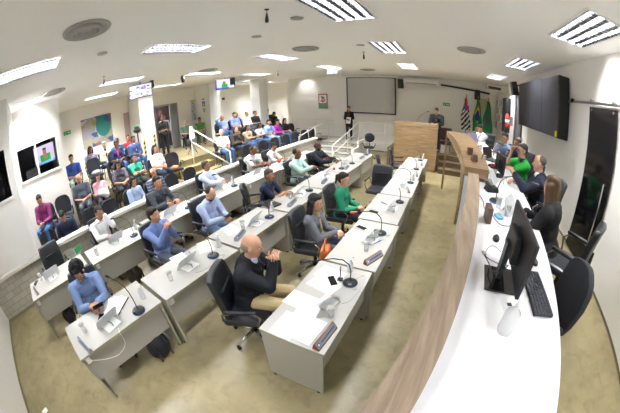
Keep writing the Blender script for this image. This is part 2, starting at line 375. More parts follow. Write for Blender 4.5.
# low wall with its cap
M_tile = brick_mat('wall_tiles','#b9b6ab','#a9a69a','#86827a',1.0,w=.24,h=.125,mort=.005,rot='YZ')
slab('wall_low', [(-5.48,-5.38,-1.93,10.3,0,.76)], M_tile)
slab('trim_5', [(-5.52,-5.32,-1.93,10.32,.76,.83)], M_railw, .008)
slab('baseboard_back', [(-5.38,2.42,-1.935,-1.925,0,.05)], mat('skirting','#8f8768',.6))
slab('baseboard_low', [(-5.385,-5.372,-1.93,10.3,0,.05)], MATS['skirting'])
slab('baseboard_front', [(-3.6,2.42,12.385,12.4,0,.05)], MATS['skirting'])
# stair up to the audience level beside the screen
M_stair = brick_mat('stair_tiles','#aeaba2','#a6a399','#8a877c',1.0,w=.4,h=.4,mort=.008)
slab('floor_stair', [(-5.36,-3.75,9.35+.42*i,12.38,.15*i,.15*(i+1)) for i in range(4)]+[(-7.9,-5.36,11.6,12.38,0,.6)], M_stair)
slab('trim_6', [(-3.75,-3.66,9.3,12.38,0,.18),(-3.75,-3.66,10.2,12.38,.18,.42),(-3.75,-3.66,10.9,12.38,.42,.66)], M_wall)
slab('trim_9', [(-5.36,-3.75,9.345+.42*i,9.375+.42*i,.15*(i+1)-.03,.15*(i+1)+.003) for i in range(4)], mat('step_nosing','#7a776c',.6))
# dais
def Xo(y): return .45-.0157*(y-6)**2
ys=[-1.9+.35*i for i in range(24)]
yd=[y for y in ys if y<6.2]
mb=MB(); mb.strip([(Xo(y)+.10,y) for y in yd],[(2.42,y) for y in yd],0,.82); mb.b2(1.0,2.42,yd[-1],12.4,0,.82); mb.b2(.2,1.0,10.6,12.4,0,.82)
struct(mb.build('floor_dais',M_floor))
slab('floor_dais_steps', [(-.2,1.0,9.7+.3*i,10.6,.205*i,.205*(i+1)) for i in range(3)]+[(-2.2,-.2,9.97,11.5,0,.70)], M_stepb)
slab('trim_7', [(-.2,1.0,9.69+.3*i,9.73+.3*i,.205*(i+1)-.03,.205*(i+1)+.004) for i in range(3)], M_woodL)
slab('baseboard_dais', [(2.41,2.42,-1.9,12.4,.82,.85)], mat('skirting_dark','#6a6450',.6))

m=MB(); m.b2(-12.4,-11.8,5.6,6.8,3.37,3.40); tag(m.build('ceiling_light',M_white),'flat ceiling light added to brighten the corridor behind the doorway','ceiling light')  # invented casing for the added corridor fill lamp
# ---- ceiling fixtures
def troffer(sx,sy):
    t=thing('ceiling_light','x','ceiling light')
    h=MB(); z0,z1=-.012,.118; w=.012
    h.b2(-sx/2-.02,-sx/2+w,-sy/2-.02,sy/2+.02,z0,z1).b2(sx/2-w,sx/2+.02,-sy/2-.02,sy/2+.02,z0,z1).b2(-sx/2+w,sx/2-w,-sy/2-.02,-sy/2+w,z0,z1).b2(-sx/2+w,sx/2-w,sy/2-w,sy/2+.02,z0,z1).b2(-sx/2,sx/2,-sy/2,sy/2,.102,.118)
    h.build('housing',M_white,t)
    d=MB()
    for k in range(5):
        x=-sx/2+sx*k/4; hw=.032 if 0<k<4 else .02
        x=min(max(x,-sx/2+.03),sx/2-.03); d.b2(x-hw,x+hw,-sy/2+.013,sy/2-.013,.004,.045)
    d.build('reflector',M_refl,t)
    l=MB(); n=int(sy/.085)
    for k in range(1,n):
        y=-sy/2+sy*k/n; l.b2(-sx/2+.013,sx/2-.013,y-.003,y+.003,-.006,.050)
    l.build('louver',M_louv,t)
    tb=MB()
    for k in range(4):
        x=-sx/2+sx*(k+.5)/4; tb.cyl((x,-sy/2+.03,.070),(x,sy/2-.03,.070),.011,n=8)
    tb.build('tube',M_tube,t)
    return t
TL=['near the left wall at the picture edge','over the near white desks, mid-left','over the second column of desks, mid-ceiling','small and far, over the desks before the screen',
 'behind the camera end of the front column','at the top centre, cut by the picture edge','above the middle of the front desks','farthest above the front desks near the screen',
 'above the near end of the dais','large and bright at the top right','beyond the largest one on the right','farthest above the dais by the air conditioner',
 'throwing the glow on the control room wall','over the left audience, nearest one','over the landing stairs','over the right audience block','over the back left audience by the painting','by the two pillars near the door','hidden above the last row, added to brighten the rear wall','added to brighten the recess behind the right audience']
protos={}
for (x,y,sx,sy),lb in zip(TROFFERS,TL):
    k=(round(sx,2),round(sy,2)); p=protos.get(k)
    if p is None: p=protos[k]=Proto(troffer(*k))
    p.put('louvred fluorescent ceiling light '+lb,(x,y,CEIL),0,'fluorescent troffers in the ceiling')
def diffuser(r):
    t=thing('air_vent','x','vent'); m=MB()
    m.lathe((0,0,0),[(r,-.004),(r*.97,-.022),(r*.86,-.03),(r*.80,-.006)],28); m.build('rim',M_vent,t)
    m=MB(); m.lathe((0,0,0),[(0,-.003),(r*.8,-.003)],28); m.build('backing',M_ventd,t)
    for k,f in enumerate((.66,.46,.26)):
        m=MB(); m.lathe((0,0,0),[(r*f,-.006),(r*(f-.03),-.04),(r*(f-.12),-.045),(r*(f-.1),-.02)],24); m.build('cone_ring',M_vent,t)
    return t
v=Proto(diffuser(.3))
for (x,y),lb in zip([(-2.95,.72),(-2.93,5.25),(.53,5.43),(-6.26,5.35),(-6.35,.75),(-3.0,10.1)],['large and near above the left desks','in the middle of the ceiling','right of centre above the dais','above the landing near the small screen','beside the glowing light at the left','before the projection screen']):
    v.put('round grey ceiling air vent, '+lb,(x,y,CEIL),0,'round ceiling air vents')
m=MB(); m.lathe((0,0,0),[(0,-.015),(.06,-.015),(.085,-.01),(.09,0)],20)
sp=thing('ceiling_speaker','x','speaker'); m.build('grille',M_vent,sp); sp=Proto(sp)
for (x,y),lb in zip([(-4.03,1.29),(-1.86,3.13),(-2.91,3.57),(-1.74,5.42)],['below the large round vent','at the top by the biggest light','left of the hanging black microphone','near the middle lights']):
    sp.put('small flush round ceiling speaker '+lb,(x,y,CEIL),0,'small round ceiling speakers')
def hang():
    t=thing('hanging_microphone','x','microphone'); m=MB(); m.cyl((0,0,0),(0,0,-.05),.004,n=6); m.lathe((0,0,0),[(.03,0),(.03,-.008),(0,-.009)],12); m.build('cable',M_black,t)
    m=MB(); m.lathe((0,0,0),[(0,-.19),(.018,-.185),(.024,-.16),(.018,-.11),(.009,-.05),(0,-.045)],12); m.build('capsule',M_black,t); return t
h=Proto(hang())
for (x,y),lb in zip([(-1.92,2.55),(-5.89,1.93),(-1.94,6.26),(-5.99,8.54)],['at the top centre','above the left audience','in front of the projection screen','over the right audience']):
    h.put('black microphone hanging from the ceiling '+lb,(x,y,CEIL),0,'black microphones hung from the ceiling')
def domecam():
    t=thing('ceiling_camera','x','camera'); m=MB(); m.b2(-.05,.05,-.05,.05,-.03,0); m.build('mount',M_black,t)
    m=MB(); m.cap((0,0,-.07),(.05,0,-.19),.07,.055); m.build('camera_head',M_black,t); return t
h=Proto(domecam())
h.put('black ceiling camera above the doorway',(-7.11,5.01,CEIL),R_(-30)); h.put('black ceiling camera right of the hanging television',(-7.54,4.1,CEIL),R_(20))
# projector
t=thing('projector','white projector hung from the ceiling before the screen','projector',(-3.88,8.94,CEIL))
m=MB(); m.cyl((0,0,0),(0,0,-.16),.02); m.lathe((0,0,0),[(.06,0),(.06,-.01),(0,-.011)],12); m.build('pole',M_steel,t)
m=MB(); m.b2(-.2,.2,-.15,.15,-.28,-.16); m.build('body',M_white,t,bevel=.02); m=MB(); m.cyl((.05,.14,-.22),(.05,.18,-.22),.04); m.build('lens',M_black,t)
# hanging televisions
def tv(loc,rz,label,cols,w=.74,h=.42,seed=1,tilt=8):
    t=thing('television',label,'television',loc,rz); m=MB(); m.cyl((-.03,0,0),(-.03,0,h/2+.12),.02); m.b2(-.07,.0,-.08,.08,-.08,.08); m.b2(-.08,.02,-.07,.07,h/2+.11,h/2+.13); m.build('bracket',M_black,t)
    m=MB(); m.b2(0,.05,-w/2,w/2,-h/2,h/2); m.build('casing',M_black,t,bevel=.006)
    rnd=random.Random(seed); sc=MB(); ms=[mat('screen_'+c,c,.3,emit='#'+c,estr=.2) for c in cols['palette']]
    for a,b,c,d,i in cols['rects']:
        sc.mi(i).b2(.05,.0515+.0003*cols['rects'].index((a,b,c,d,i)),(a-.5)*(w-.05),(c-.5)*(w-.05),(b-.5)*(h-.05),(d-.5)*(h-.05))
    s=sc.build('screen',ms,t); s['label']='lit picture on the screen'; return t
rr=random.Random(5); rects=[(0,0,1,1,0)]
for k in range(26):
    a,b=rr.random()*.85,rr.random()*.8; rects.append((a,b,min(1,a+.05+rr.random()*.2),min(1,b+.05+rr.random()*.15),1+k%4))
tv((-7.5,3.66,3.40),R_(-25),'small hanging television with a bluish crowd picture',{'palette':['c9c8e8','6c68b8','e8e8f6','4c4a80','9fa6c8'],'rects':rects})
rects=[(0,0,1,1,0),(.05,.0,.75,1,1),(.3,.1,.62,.5,2),(.36,.5,.52,.75,3),(.75,0,1,1,4),(.75,.0,.98,.3,5),(0,0,.7,.14,6)]
tv((-8.0,7.72,3.42),R_(-40),'small hanging television showing a person in green',{'palette':['8080b0','c8c4d8','20a050','905848','16161c','a8a8b8','5070c0'],'rects':rects},w=.8,h=.44)
# ================================================================ people
def V3(*a): return np.array(a,float)
def ik(S,W,L1,L2,hint):
    d=W-S; D=np.linalg.norm(d)
    if D>L1+L2-.01: W=S+d/D*(L1+L2-.01); d=W-S; D=np.linalg.norm(d)
    a=(L1*L1-L2*L2+D*D)/(2*D); h=math.sqrt(max(L1*L1-a*a,1e-5)); u=d/D; p=hint-u*(hint@u); p/=np.linalg.norm(p)+1e-9
    return S+u*a+p*h, W
def hand(mb,W,d,nrm,side,curl=25,spread=1.,s=1.):
    """palm, four unequal bent fingers and a thumb; d=direction of the hand, nrm=back of the hand, side=+1 thumb towards cross(nrm,d)"""
    d=d/np.linalg.norm(d); nrm=nrm-d*(nrm@d); nrm/=np.linalg.norm(nrm)+1e-9; t=np.cross(nrm,d)*side
    Rm=np.stack([d,t,nrm],1)
    mb.ell(W+d*.045*s,(.05*s,.040*s,.016*s),Rm)
    for off,L in ((-.030,.058),(-.010,.070),(.010,.076),(.030,.070)):
        p=W+d*.080*s+t*off*s; ang=0
        for k,f in enumerate((.45,.32,.23)):
            ang+=R_(curl); q=p+(d*math.cos(ang)-nrm*math.sin(ang))*L*f*s*1.25+t*off*.05*spread
            mb.cap(p,q,(.0095-.001*k)*s,(.0088-.001*k)*s,T=SPHL); p=q
    p=W+d*.018*s+t*.034*s; dr=d*.62+t*.72-nrm*.2
    for k,L in enumerate((.036,.030,.024)):
        q=p+dr/np.linalg.norm(dr)*L*s; mb.cap(p,q,(.013-.0015*k)*s,(.0118-.0015*k)*s,T=SPHL); p=q; dr=dr+d*.25-t*.25-nrm*.12
def euler_z_y(yaw,pitch,roll=0):
    return np.array(Matrix.Rotation(R_(yaw),3,'Z')@Matrix.Rotation(R_(pitch),3,'Y')@Matrix.Rotation(R_(roll),3,'X'))
def person(label,loc,rz,zf=0.,pose='sit',lean=0,side=0,head=(0,0),arms=None,top='#888888',sleeve='long',topmat=None,jacket=False,shirt=None,tie=None,collar=None,pants=None,
           skin=None,hair='short',hmat=None,glasses=False,beard=False,voxel=.013,s=1.,fat=1.,group=None,knee=.44,kneeh=None,feet=None,cross=False,lanyard=False,curl=25,sk=1.0,apron=None,female=False,shoe=None):
    skin=skin or M_skinB; hmat=hmat or M_hblack; pants=pants or M_blackpants; shoe=shoe or M_shoe
    root=thing('person',label,'person',(loc[0],loc[1],zf),R_(rz),group)
    sit=pose=='sit'; HZ=.515 if sit else .92
    hip=V3(0,0,HZ); up=V3(math.sin(R_(lean)),math.sin(R_(side)),math.cos(R_(lean))); up/=np.linalg.norm(up); lat=V3(0,1,0)
    wst=hip+up*.19; chest=hip+up*.345; neck=hip+up*.475; shc=hip+up*.405; sw=.162 if female else .195
    HR=euler_z_y(head[0],head[1],head[2] if len(head)>2 else 0)
    hb=neck+up*.03+V3(.025,0,0); hc=hb+HR@V3(.01,0,.115)
    def H(p): return hc+HR@np.array(p,float)
    SH=[shc+lat*sw*k for k in (1,-1)]
    if arms is None: arms='desk'
    presets={'desk':[(.42,.13,.79),(.42,-.13,.79)],'lap':[(.30,.07,.66),(.30,-.07,.66)],'clasp':[(.40,.03,.82),(.40,-.03,.82)],'clasph':[(.34,.035,1.0),(.34,-.035,1.0)],
             'fold':[(.26,-.08,.78),(.28,.09,.76)],'side':[(.06,.27,.86),(.06,-.27,.86)],'front':[(.26,.05,1.08),(.26,-.05,1.08)]}
    A=presets[arms] if isinstance(arms,str) else arms
    wr=[];el=[]
    for k in (0,1):
        hint=V3(-.25,(.55 if k==0 else -.55),-1.)
        e,w=ik(SH[k],V3(*A[k]),.285,.25,hint); el.append(e); wr.append(w)
    kz=.50 if kneeh is None else kneeh
    if sit:
        KN=[V3(knee,.12,kz),V3(knee,-.12,kz)]; AN=[V3(knee+.02,.12,.09),V3(knee+.02,-.12,.09)]
        if feet is not None: AN=[V3(*f) for f in feet]
        if cross: KN[0]=V3(knee,-.02,kz+.11); AN[0]=V3(knee+.12,-.16,.26)
    else: KN=[V3(.02,.09,.50),V3(.02,-.09,.50)]; AN=[V3(-.01,.10,.09),V3(-.01,-.10,.09)]
    HP=[hip+V3(0,.09,-.01),hip+V3(0,-.09,-.01)]
    def torso(mb,e,hem=0.):
        mb.ell(hip+up*.02,(.125*fat+e,.165*fat+e,.115+e)); mb.ell(wst+V3(.012*fat,0,-.02),((.105+ .03*(fat-1)*4)*fat+e,.145*fat+e,.15+e)); mb.ell(chest,(.108+e,(.150 if female else .165)+e,.155+e))
        mb.capE(SH[0]-up*.012,SH[1]-up*.012,.062+e,.062+e); mb.capE(neck-up*.10,neck-up*.025,.095+e,.055+e*.6)
        for k in (0,1): mb.capE(neck-up*.045,SH[k]+up*.0,.05+e,.055+e)
        if female: mb.ell(chest+V3(.07,.06,-.01),(.055+e*.5,)*3); mb.ell(chest+V3(.07,-.06,-.01),(.055+e*.5,)*3)
        if hem: mb.ell(hip-V3(0,0,hem*.5),(.135*fat+e,.18*fat+e,.10+hem*.5))
    def leg(mb,k,e,to=1.):
        mb.capE(HP[k],KN[k],.088+e,.062+e); a=KN[k]+(AN[k]-KN[k])*to; mb.capE(KN[k],a,.060+e,(.060+(.042-.060)*to)+e*1.2)
    # body: one continuous skin
    b=MB(); torso(b,-.018)
    for k in (0,1):
        b.capE(SH[k],el[k],.046*sk,.038*sk); b.capE(el[k],wr[k],.038*sk,.026*sk); leg(b,k,-.014)
        fo=V3(.20,0,-.055) if (sit or True) else 0
        b.capE(AN[k],AN[k]+fo*.8,.036,.026)
    b.capE(neck-up*.06,hb+HR@V3(0,0,.06),.056,.050)
    b.ell(H((-.012,0,.030)),(.096,.077,.088),HR,SPHH); b.ell(H((.022,0,-.025)),(.070,.062,.085),HR,SPHH); b.ell(H((.048,0,-.085)),(.034,.036,.030),HR); b.capE(H((-.01,0,-.06)),H((.04,0,-.075)),.055,.045)
    b.capE(H((.083,0,.012)),H((.102,0,-.022)),.008,.014); b.capE(H((.070,.028,.028)),H((.070,-.028,.028)),.016,.016)
    for k in (1,-1): b.ell(H((-.008,.079*k,-.008)),(.020,.011,.033),HR)
    vs,fs=remesh(b,voxel)
    o=MB().raw(vs,fs,True)
    for k in (0,1):
        fd=wr[k]-el[k]; fd/=np.linalg.norm(fd); sg=1 if k==0 else -1
        dd=fd.copy(); 
        if wr[k][2]<.84 and sit: dd=V3(fd[0],fd[1]-.25*sg,min(fd[2],0)*.2); dd/=np.linalg.norm(dd)
        nr=V3(-.2,.15*sg,1.) if abs(dd[2])<.75 else V3(-.3,sg*1.,0)
        if arms in('clasph',): nr=V3(0,sg,.2)
        hand(o,wr[k],dd,nr,-sg if True else sg,curl)
    bd=o.build('body',skin,root)
    hv=voxel
    # clothes
    e=.012
    c=MB(); torso(c,e+(.014 if jacket else .0),.08 if jacket else .04)
    ends=[]
    for k in (0,1):
        je=.012 if jacket else .004
        if sleeve=='long':
            c.capE(SH[k],el[k],.064+je,.055+je); c.capE(el[k],wr[k]-(wr[k]-el[k])*.06,.054+je,.041+je)
        elif sleeve=='short': c.capE(SH[k],SH[k]+(el[k]-SH[k])*.72,.062+je,.062+je)
        elif sleeve=='three': c.capE(SH[k],el[k],.054,.050); c.capE(el[k],el[k]+(wr[k]-el[k])*.25,.049,.047)
    vs,fs=remesh(c,hv+.001); tm=topmat or mat('cloth_'+str(top),top,.82,noise=.10,scale=14,bump=.45,bscale=16)
    MB().raw(vs,fs,True).build('jacket' if jacket else 'shirt',tm,root)
    if shirt:
        st=MB(); f=chest+V3(.108+e+(.012 if jacket else -.004)+(.022 if female else 0),0,0); st.cap(f+up*-.10+V3(.002,0,0),neck+V3(.060,0,-.02),.018,.062,flat=(1,.6)); st.build('dress_shirt',mat('shirt_'+shirt,shirt,.8),root)
        if tie: tt=MB(); tt.cap(f+up*-.12+V3(.006,0,0),neck+V3(.086,0,-.035),.016,.010,flat=(1,.5)); tt.build('tie',mat('tie_'+tie,tie,.6),root)
    if jacket:
        for k in (1,-1):
            lp=MB(); fx=.108+e+.026+(.02 if female else 0); lp.capE(neck+V3(.045,.062*k,-.025),chest+V3(fx,.052*k,.03),.018,.024,flat=(1,.45),up=(1,0,0)); lp.capE(chest+V3(fx,.052*k,.03),chest+up*-.11+V3(fx+.004,.012*k,0),.024,.008,flat=(1,.45),up=(1,0,0)); lp.build('lapel',tm,root)
    if collar and not shirt:
        vv_=MB(); vv_.cap(neck+V3(.075,0,-.115),neck+V3(.050,0,-.02),.008,.034,flat=(1,.7)); q=vv_.build('open_neck',skin,root); q['label']='skin showing in the open shirt neck'
        pl=MB(); pl.cap(chest+V3(.1235*max(1,fat*.98),0,.04),wst+V3((.145)*fat,0,-.02),.004,.004,flat=(1.6,1)); pl.build('button_placket',tm,root)
    if collar:
        cc=MB(); cm=mat('collar_'+collar,collar,.8); n=16; ring=[]; c0=neck-up*.028
        vv=[];ff=[]
        for j in range(n+1):
            a=math.pi*2*j/n*.86+math.pi*.14+0; r=.064
            for (dr,dz) in ((.004,.052),(.034,.004),(.024,-.012),(-.008,.046)):
                vv.append(c0+V3(math.cos(a)*(r+dr)*1.0+.012,math.sin(a)*(r+dr)*1.05,dz))
        for j in range(n):
            for q in range(4): ff.append((j*4+q,j*4+(q+1)%4,(j+1)*4+(q+1)%4,(j+1)*4+q))
        cc.raw(vv,ff,True).build('collar',cm,root)
    if lanyard:
        ll=MB(); ll.tube([neck+V3(-.03,.07,-.0),chest+V3(.125,.05,.05),chest+V3(.14,0,-.14),chest+V3(.125,-.05,.05),neck+V3(-.03,-.07,.0)],.006,6); ll.box(tuple(chest+V3(.145,0,-.18)),(.006,.06,.085)); ll.build('lanyard',mat('lanyard_blue','#3b4fa0',.6),root)
    p=MB(); p.ell(hip,(.128*fat+.006,.172*fat,.112)); leg(p,0,.012,.93); leg(p,1,.012,.93); vs,fs=remesh(p,hv+.001); MB().raw(vs,fs,True).build('trousers',pants,root)
    for k in (0,1):
        fd=V3(1,.12*(1 if k==0 else -1),0); q=MB(); a=AN[k]; q.cap(a+V3(-.03,0,-.035),a+V3(.17,0,-.055)+V3(0,.02*(1 if k==0 else -1),0),.046,.034,flat=(1,1)); q.cap(a+V3(-.02,0,-.01),a+V3(.05,0,-.03),.045,.04); q.build('shoe',shoe,root)
    # hair
    if hair!='bald':
        h=MB()
        if hair in ('short','long','ponytail','curly','bun','bob'):
            h.ell(H((-.026,0,.052)),(.094,.083,.082),HR,SPHH); h.ell(H((-.045,0,.0)),(.068,.080,.075),HR); h.ell(H((.015,0,.088)),(.062,.062,.036),HR)
        if hair=='ring': h.ell(H((-.040,0,.000)),(.073,.083,.062),HR,SPHH)
        if hair=='thin': h.ell(H((-.034,0,.040)),(.088,.082,.078),HR,SPHH)
        if hair in('long','bob'):
            L=.30 if hair=='long' else .17
            for a,w in ((-.055,.050),(.055,.050),(0,.062),(-.080,.032),(.080,.032)):
                p0=H((-.05 if abs(a)<.07 else -.01,a,.02)); h.capE(p0,p0+HR@V3(-.015,a*.25,-.12)+V3(-.02,0,-(L-.12)),w,w*.62)
        if hair=='ponytail': h.capE(H((-.11,0,.055)),H((-.13,0,.04)),.028,.034); h.capE(H((-.13,0,.04)),H((-.15,0,-.10)),.034,.014)
        if hair=='bun': h.ell(H((-.12,0,.05)),(.04,.045,.04),HR)
        if hair=='curly':
            rq=random.Random(3)
            for q in range(110):
                a=rq.uniform(-2.6,2.6)+math.pi; u=rq.uniform(-.1,1.); r=math.sqrt(1-min(1,u*u)); h.ell(H((-.022+.102*r*math.cos(a),.098*r*math.sin(a),.055+.100*u)),(.022,)*3,T=SPHL)
        vs,fs=remesh(h,max(.008,hv-.002),1); MB().raw(vs,fs,True).build('hair',hmat,root)
    if beard:
        q=MB(); q.ell(H((.040,0,-.075)),(.046,.055,.045),HR); q.build('beard',hmat,root)
    for k in (1,-1):
        q=MB(); q.ell(H((.079,.030*k,.006)),(.010,.012,.005),HR,SPHL); q.mi(1).ell(H((.0865,.030*k,.006)),(.005,.0085,.0055),HR,SPHL); q.build('eye',[M_eyew,M_black],root)
        q=MB(); q.cap(H((.090,.014*k,.026)),H((.080,.046*k,.026)),.004,.0035,T=SPHL); q.build('eyebrow',hmat if hair!='bald' else M_hblack,root)
    q=MB(); q.cap(H((.088,.020,-.052)),H((.088,-.020,-.052)),.006,.006,T=SPHL); q.ell(H((.091,0,-.052)),(.006,.018,.008),HR,SPHL); q.build('lips',M_lips,root)
    if glasses:
        q=MB()
        for k in (1,-1):
            ring=[H((.098,.032*k+.024*math.cos(t),.004+.018*math.sin(t))) for t in np.linspace(0,2*math.pi,13)]; q.tube(ring,.0025,5); q.tube([H((.097,.055*k,.008)),H((.0,.083*k,.008))],.0025,5)
        q.tube([H((.1,.010,.006)),H((.1,-.010,.006))],.0025,5); q.build('glasses',M_black,root)
    if s!=1.: root.scale=(s,)*3
    def local(p): return p
    root['_']=0; del root['_']
    return root,dict(wr=wr,hc=hc,neck=neck,chest=chest)
def world(root,p):
    rz=root.rotation_euler.z; x,y=p[0],p[1]; s=root.scale[0]
    return (root.location.x+s*(x*math.cos(rz)-y*math.sin(rz)),root.location.y+s*(x*math.sin(rz)+y*math.cos(rz)),root.location.z+s*p[2])

# ================================================================ chairs (facing +X, origin on the floor under the seat)
def desk_chair():
    t=thing('office_chair','x','chair',group='black leather office chairs at the desks')
    m=MB(); m.box((.0,0,.455),(.50,.50,.09)); m.build('seat',M_leather,t,bevel=.035)
    m=MB(); n=7; vs=[];fs=[]
    prof=[(-.21,.47,.44),(-.235,.57,.46),(-.245,.69,.48),(-.265,.81,.48),(-.295,.93,.46),(-.315,.985,.42)]
    for i,(x,z,w) in enumerate(prof):
        for sgn in (0,1):
            for j in range(n):
                u=-1+2*j/(n-1); vs.append((x+(.035 if sgn==0 else -.035)+.035*u*u,u*w/2,z))
    for i in range(len(prof)-1):
        for j in range(n-1):
            a=i*2*n+j; fs+=[(a,a+2*n,a+2*n+1,a+1),(a+n,a+n+1,a+3*n+1,a+3*n)]
        a=i*2*n; fs+=[(a,a+n,a+3*n,a+2*n),(a+n-1,a+3*n-1,a+4*n-1,a+2*n-1)]
    for i in (0,len(prof)-1):
        for j in range(n-1): a=i*2*n+j; fs.append((a,a+1,a+n+1,a+n))
    m.raw(vs,fs,True); back=m.build('backrest',M_leather,t,bevel=.012,fixn=True)
    m=MB(); m.cap((-.203,-.13,.80),(-.203,.13,.80),.016,.016); m.build('lumbar_seam',M_black,back)
    m=MB(); m.tube([(-.10,0,.41),(-.27,0,.42),(-.295,0,.60),(-.29,0,.72)],.02); m.build('back_support',M_black,t)
    for k in (1,-1):
        m=MB(); m.tube([(-.24,.25*k,.50),(-.22,.285*k,.62),(-.10,.295*k,.67),(.10,.295*k,.665),(.17,.285*k,.60),(.12,.25*k,.44)],.013); a=m.build('armrest',M_chrome,t); a['label']='chrome armrest'
        m=MB(); m.cap((-.17,.294*k,.672),(.12,.294*k,.675),.022,.02); m.build('arm_pad',M_black,a)
    m=MB(); m.cyl((0,0,.41),(0,0,.12),.028); m.box((0,0,.40),(.22,.2,.03)); m.build('gas_column',M_black,t)
    m=MB(); 
    for k in range(5):
        a=2*math.pi*k/5+.3; m.tube([(0,0,.12),(.15*math.cos(a),.15*math.sin(a),.11),(.29*math.cos(a),.29*math.sin(a),.075)],[.028,.022,.016])
    m.build('star_base',M_chrome,t)
    for k in range(5):
        a=2*math.pi*k/5+.3; x,y=.29*math.cos(a),.29*math.sin(a); m=MB(); m.cyl((x-.012,y-.012,.03),(x+.012,y+.012,.03),.03); m.cyl((x,y,.03),(x,y,.075),.010); m.build('castor',M_blackr,t)
    return t
def audience_chair(m0,armed=True):
    t=thing('audience_chair','x','chair',group='black upholstered audience chairs')
    m=MB(); m.box((.0,0,.42),(.46,.47,.08)); m.build('seat',m0,t,bevel=.03)
    m=MB(); vs=[];fs=[];n=9; R=[(.50,.40),(.60,.46),(.74,.48),(.84,.44),(.90,.34),(.925,.2)]
    for i,(z,w) in enumerate(R):
        x=-.22-.12*(z-.5)
        for sg in (0,1):
            for j in range(n): u=-1+2*j/(n-1); vs.append((x+(.03 if sg==0 else -.03)+.045*u*u,u*w/2,z))
    for i in range(len(R)-1):
        for j in range(n-1): a=i*2*n+j; fs+=[(a,a+2*n,a+2*n+1,a+1),(a+n,a+n+1,a+3*n+1,a+3*n)]
        a=i*2*n; fs+=[(a,a+n,a+3*n,a+2*n),(a+n-1,a+3*n-1,a+4*n-1,a+2*n-1)]
    for i in (0,len(R)-1):
        for j in range(n-1): a=i*2*n+j; fs.append((a,a+1,a+n+1,a+n))
    m.raw(vs,fs,True).build('backrest',m0,t,bevel=.012,fixn=True)
    m=MB(); m.tube([(-.10,0,.38),(-.26,0,.42),(-.275,0,.62)],.018); m.build('back_support',M_black,t)
    for k in (1,-1):
        m=MB(); m.tube([(-.10,.245*k,.42),(-.10,.27*k,.62),(-.02,.27*k,.645),(.14,.27*k,.64)],.016); m.build('armrest',M_black,t)
    for (x,y) in ((.16,.19),(.16,-.19),(-.18,.19),(-.18,-.19)):
        m=MB(); m.cyl((x*.8,y*.9,.38),(x*1.15,y*1.1,0),.014,.012); m.build('leg',M_black,t)
    return t
def short(who,n):
    w=who.split(); return ' '.join(w[:n])
DC=Proto(desk_chair()); AC=Proto(audience_chair(M_fabric))
# ================================================================ desks
def desk(L=1.19):
    t=thing('desk','x','desk',group='white council desks in rows'); h=L/2; W=.31
    m=MB(); m.b2(-W,W,-h,h,.7385,.740); m.mi(1).b2(-W,W,-h,h,.712,.7385); top=m.build('tabletop',[M_desk,M_edge],t)
    m=MB(); m.cyl((.22,.28,.735),(.22,.28,.7435),.03,n=16); m.build('cable_port',M_vent,top)
    for k in (1,-1):
        m=MB(); m.b2(-W+.012,W-.012,k*(h-.028),k*(h-.004),.02,.711); m.m[-2:]=[1,1]; p=m.build('side_panel',[M_deskfront,M_edge],t)
        for x in (W-.06,-W+.06):
            m=MB(); m.lathe((x,k*(h-.016),0),[(.02,0),(.02,.012),(.008,.02)],10); m.build('foot',M_blackr,t)
    m=MB(); m.b2(.235,.253,-h+.028,h-.028,.33,.711); m.build('modesty_panel',M_deskfront,t,bevel=.002)
    m=MB(); m.b2(.254,.285,-h+.045,-h+.105,.62,.69); m.build('socket_box',M_white,t,bevel=.004)
    return t
DK=Proto(desk())
AX,BX,CX=-.86,-2.55,-4.21
AY=[1.1+1.22*i for i in range(6)]; BY=[-.41,.83,2.06,3.30,4.53,5.76,6.99]; CY=[-.81,.46,1.72,2.96,4.2,5.44,6.68]
own={'A0':'of the bald suited man','A1':'of the woman in the grey cardigan','A2':'of the woman in the green sweater','A3':'with the wide empty chair','A4':'second from the lectern in the front column','A5':'nearest the lectern in the front column',
'B0':'of the curly-haired person in denim','B1':'of the blue-shirted man with clasped hands','B2':'of the bearded man in the pale shirt','B3':'of the man in the navy polo','B4':'of the man in the mint shirt','B5':'of the bald man in the navy blazer','B6':'at the far end of the middle column',
'C0':'at the far left with the empty chair','C1':'of the man in white holding his forehead','C2':'of the man in the dark grey jacket','C3':'of the grey-haired man in the white shirt','C4':'of the man in the white polo','C5':'of the woman in the white blouse','C6':'at the far end by the low wall'}
for c,X,Y in (('A',AX,AY),('B',BX,BY),('C',CX,CY)):
    for i,y in enumerate(Y): DK.put('white laminate desk '+own[c+str(i)],(X+(.018 if i%2 else -.012),y+.6075,0),R_((.5,-.6,.3,-.2)[i%4]))
# ---------------------------------------------------------------- things on the desks
TZ=.741
def mic(headm=None,hlen=.42):
    t=thing('gooseneck_microphone','x','microphone',group='black gooseneck microphones')
    m=MB(); m.lathe((0,0,0),[(.075,0),(.078,.012),(.07,.026),(.04,.036),(0,.038)],24); b=m.build('base',M_black,t)
    m=MB(); m.lathe((0,0,0),[(.0785,.006),(.0792,.010),(.0785,.014)],24); m.build('light_ring',M_blue,b)
    m=MB(); m.box((.0,-.055,.034),(.035,.02,.006)); m.build('button',M_steel,b)
    m=MB(); m.tube([(0,0,.03),(0,0,.16),(-.02,-.005,.24),(-.08,-.02,.30),(-.17,-.05,.325),(-hlen+.04,-.11,.31)],.0055,6); m.build('gooseneck',M_black,t)
    m=MB(); m.capE((-hlen+.04,-.11,.31),(-hlen-.03,-.13,.30),.011,.016); m.build('microphone_head',headm or M_black,t); return t
MIC=Proto(mic()); MICR=Proto(mic(M_red,.36))
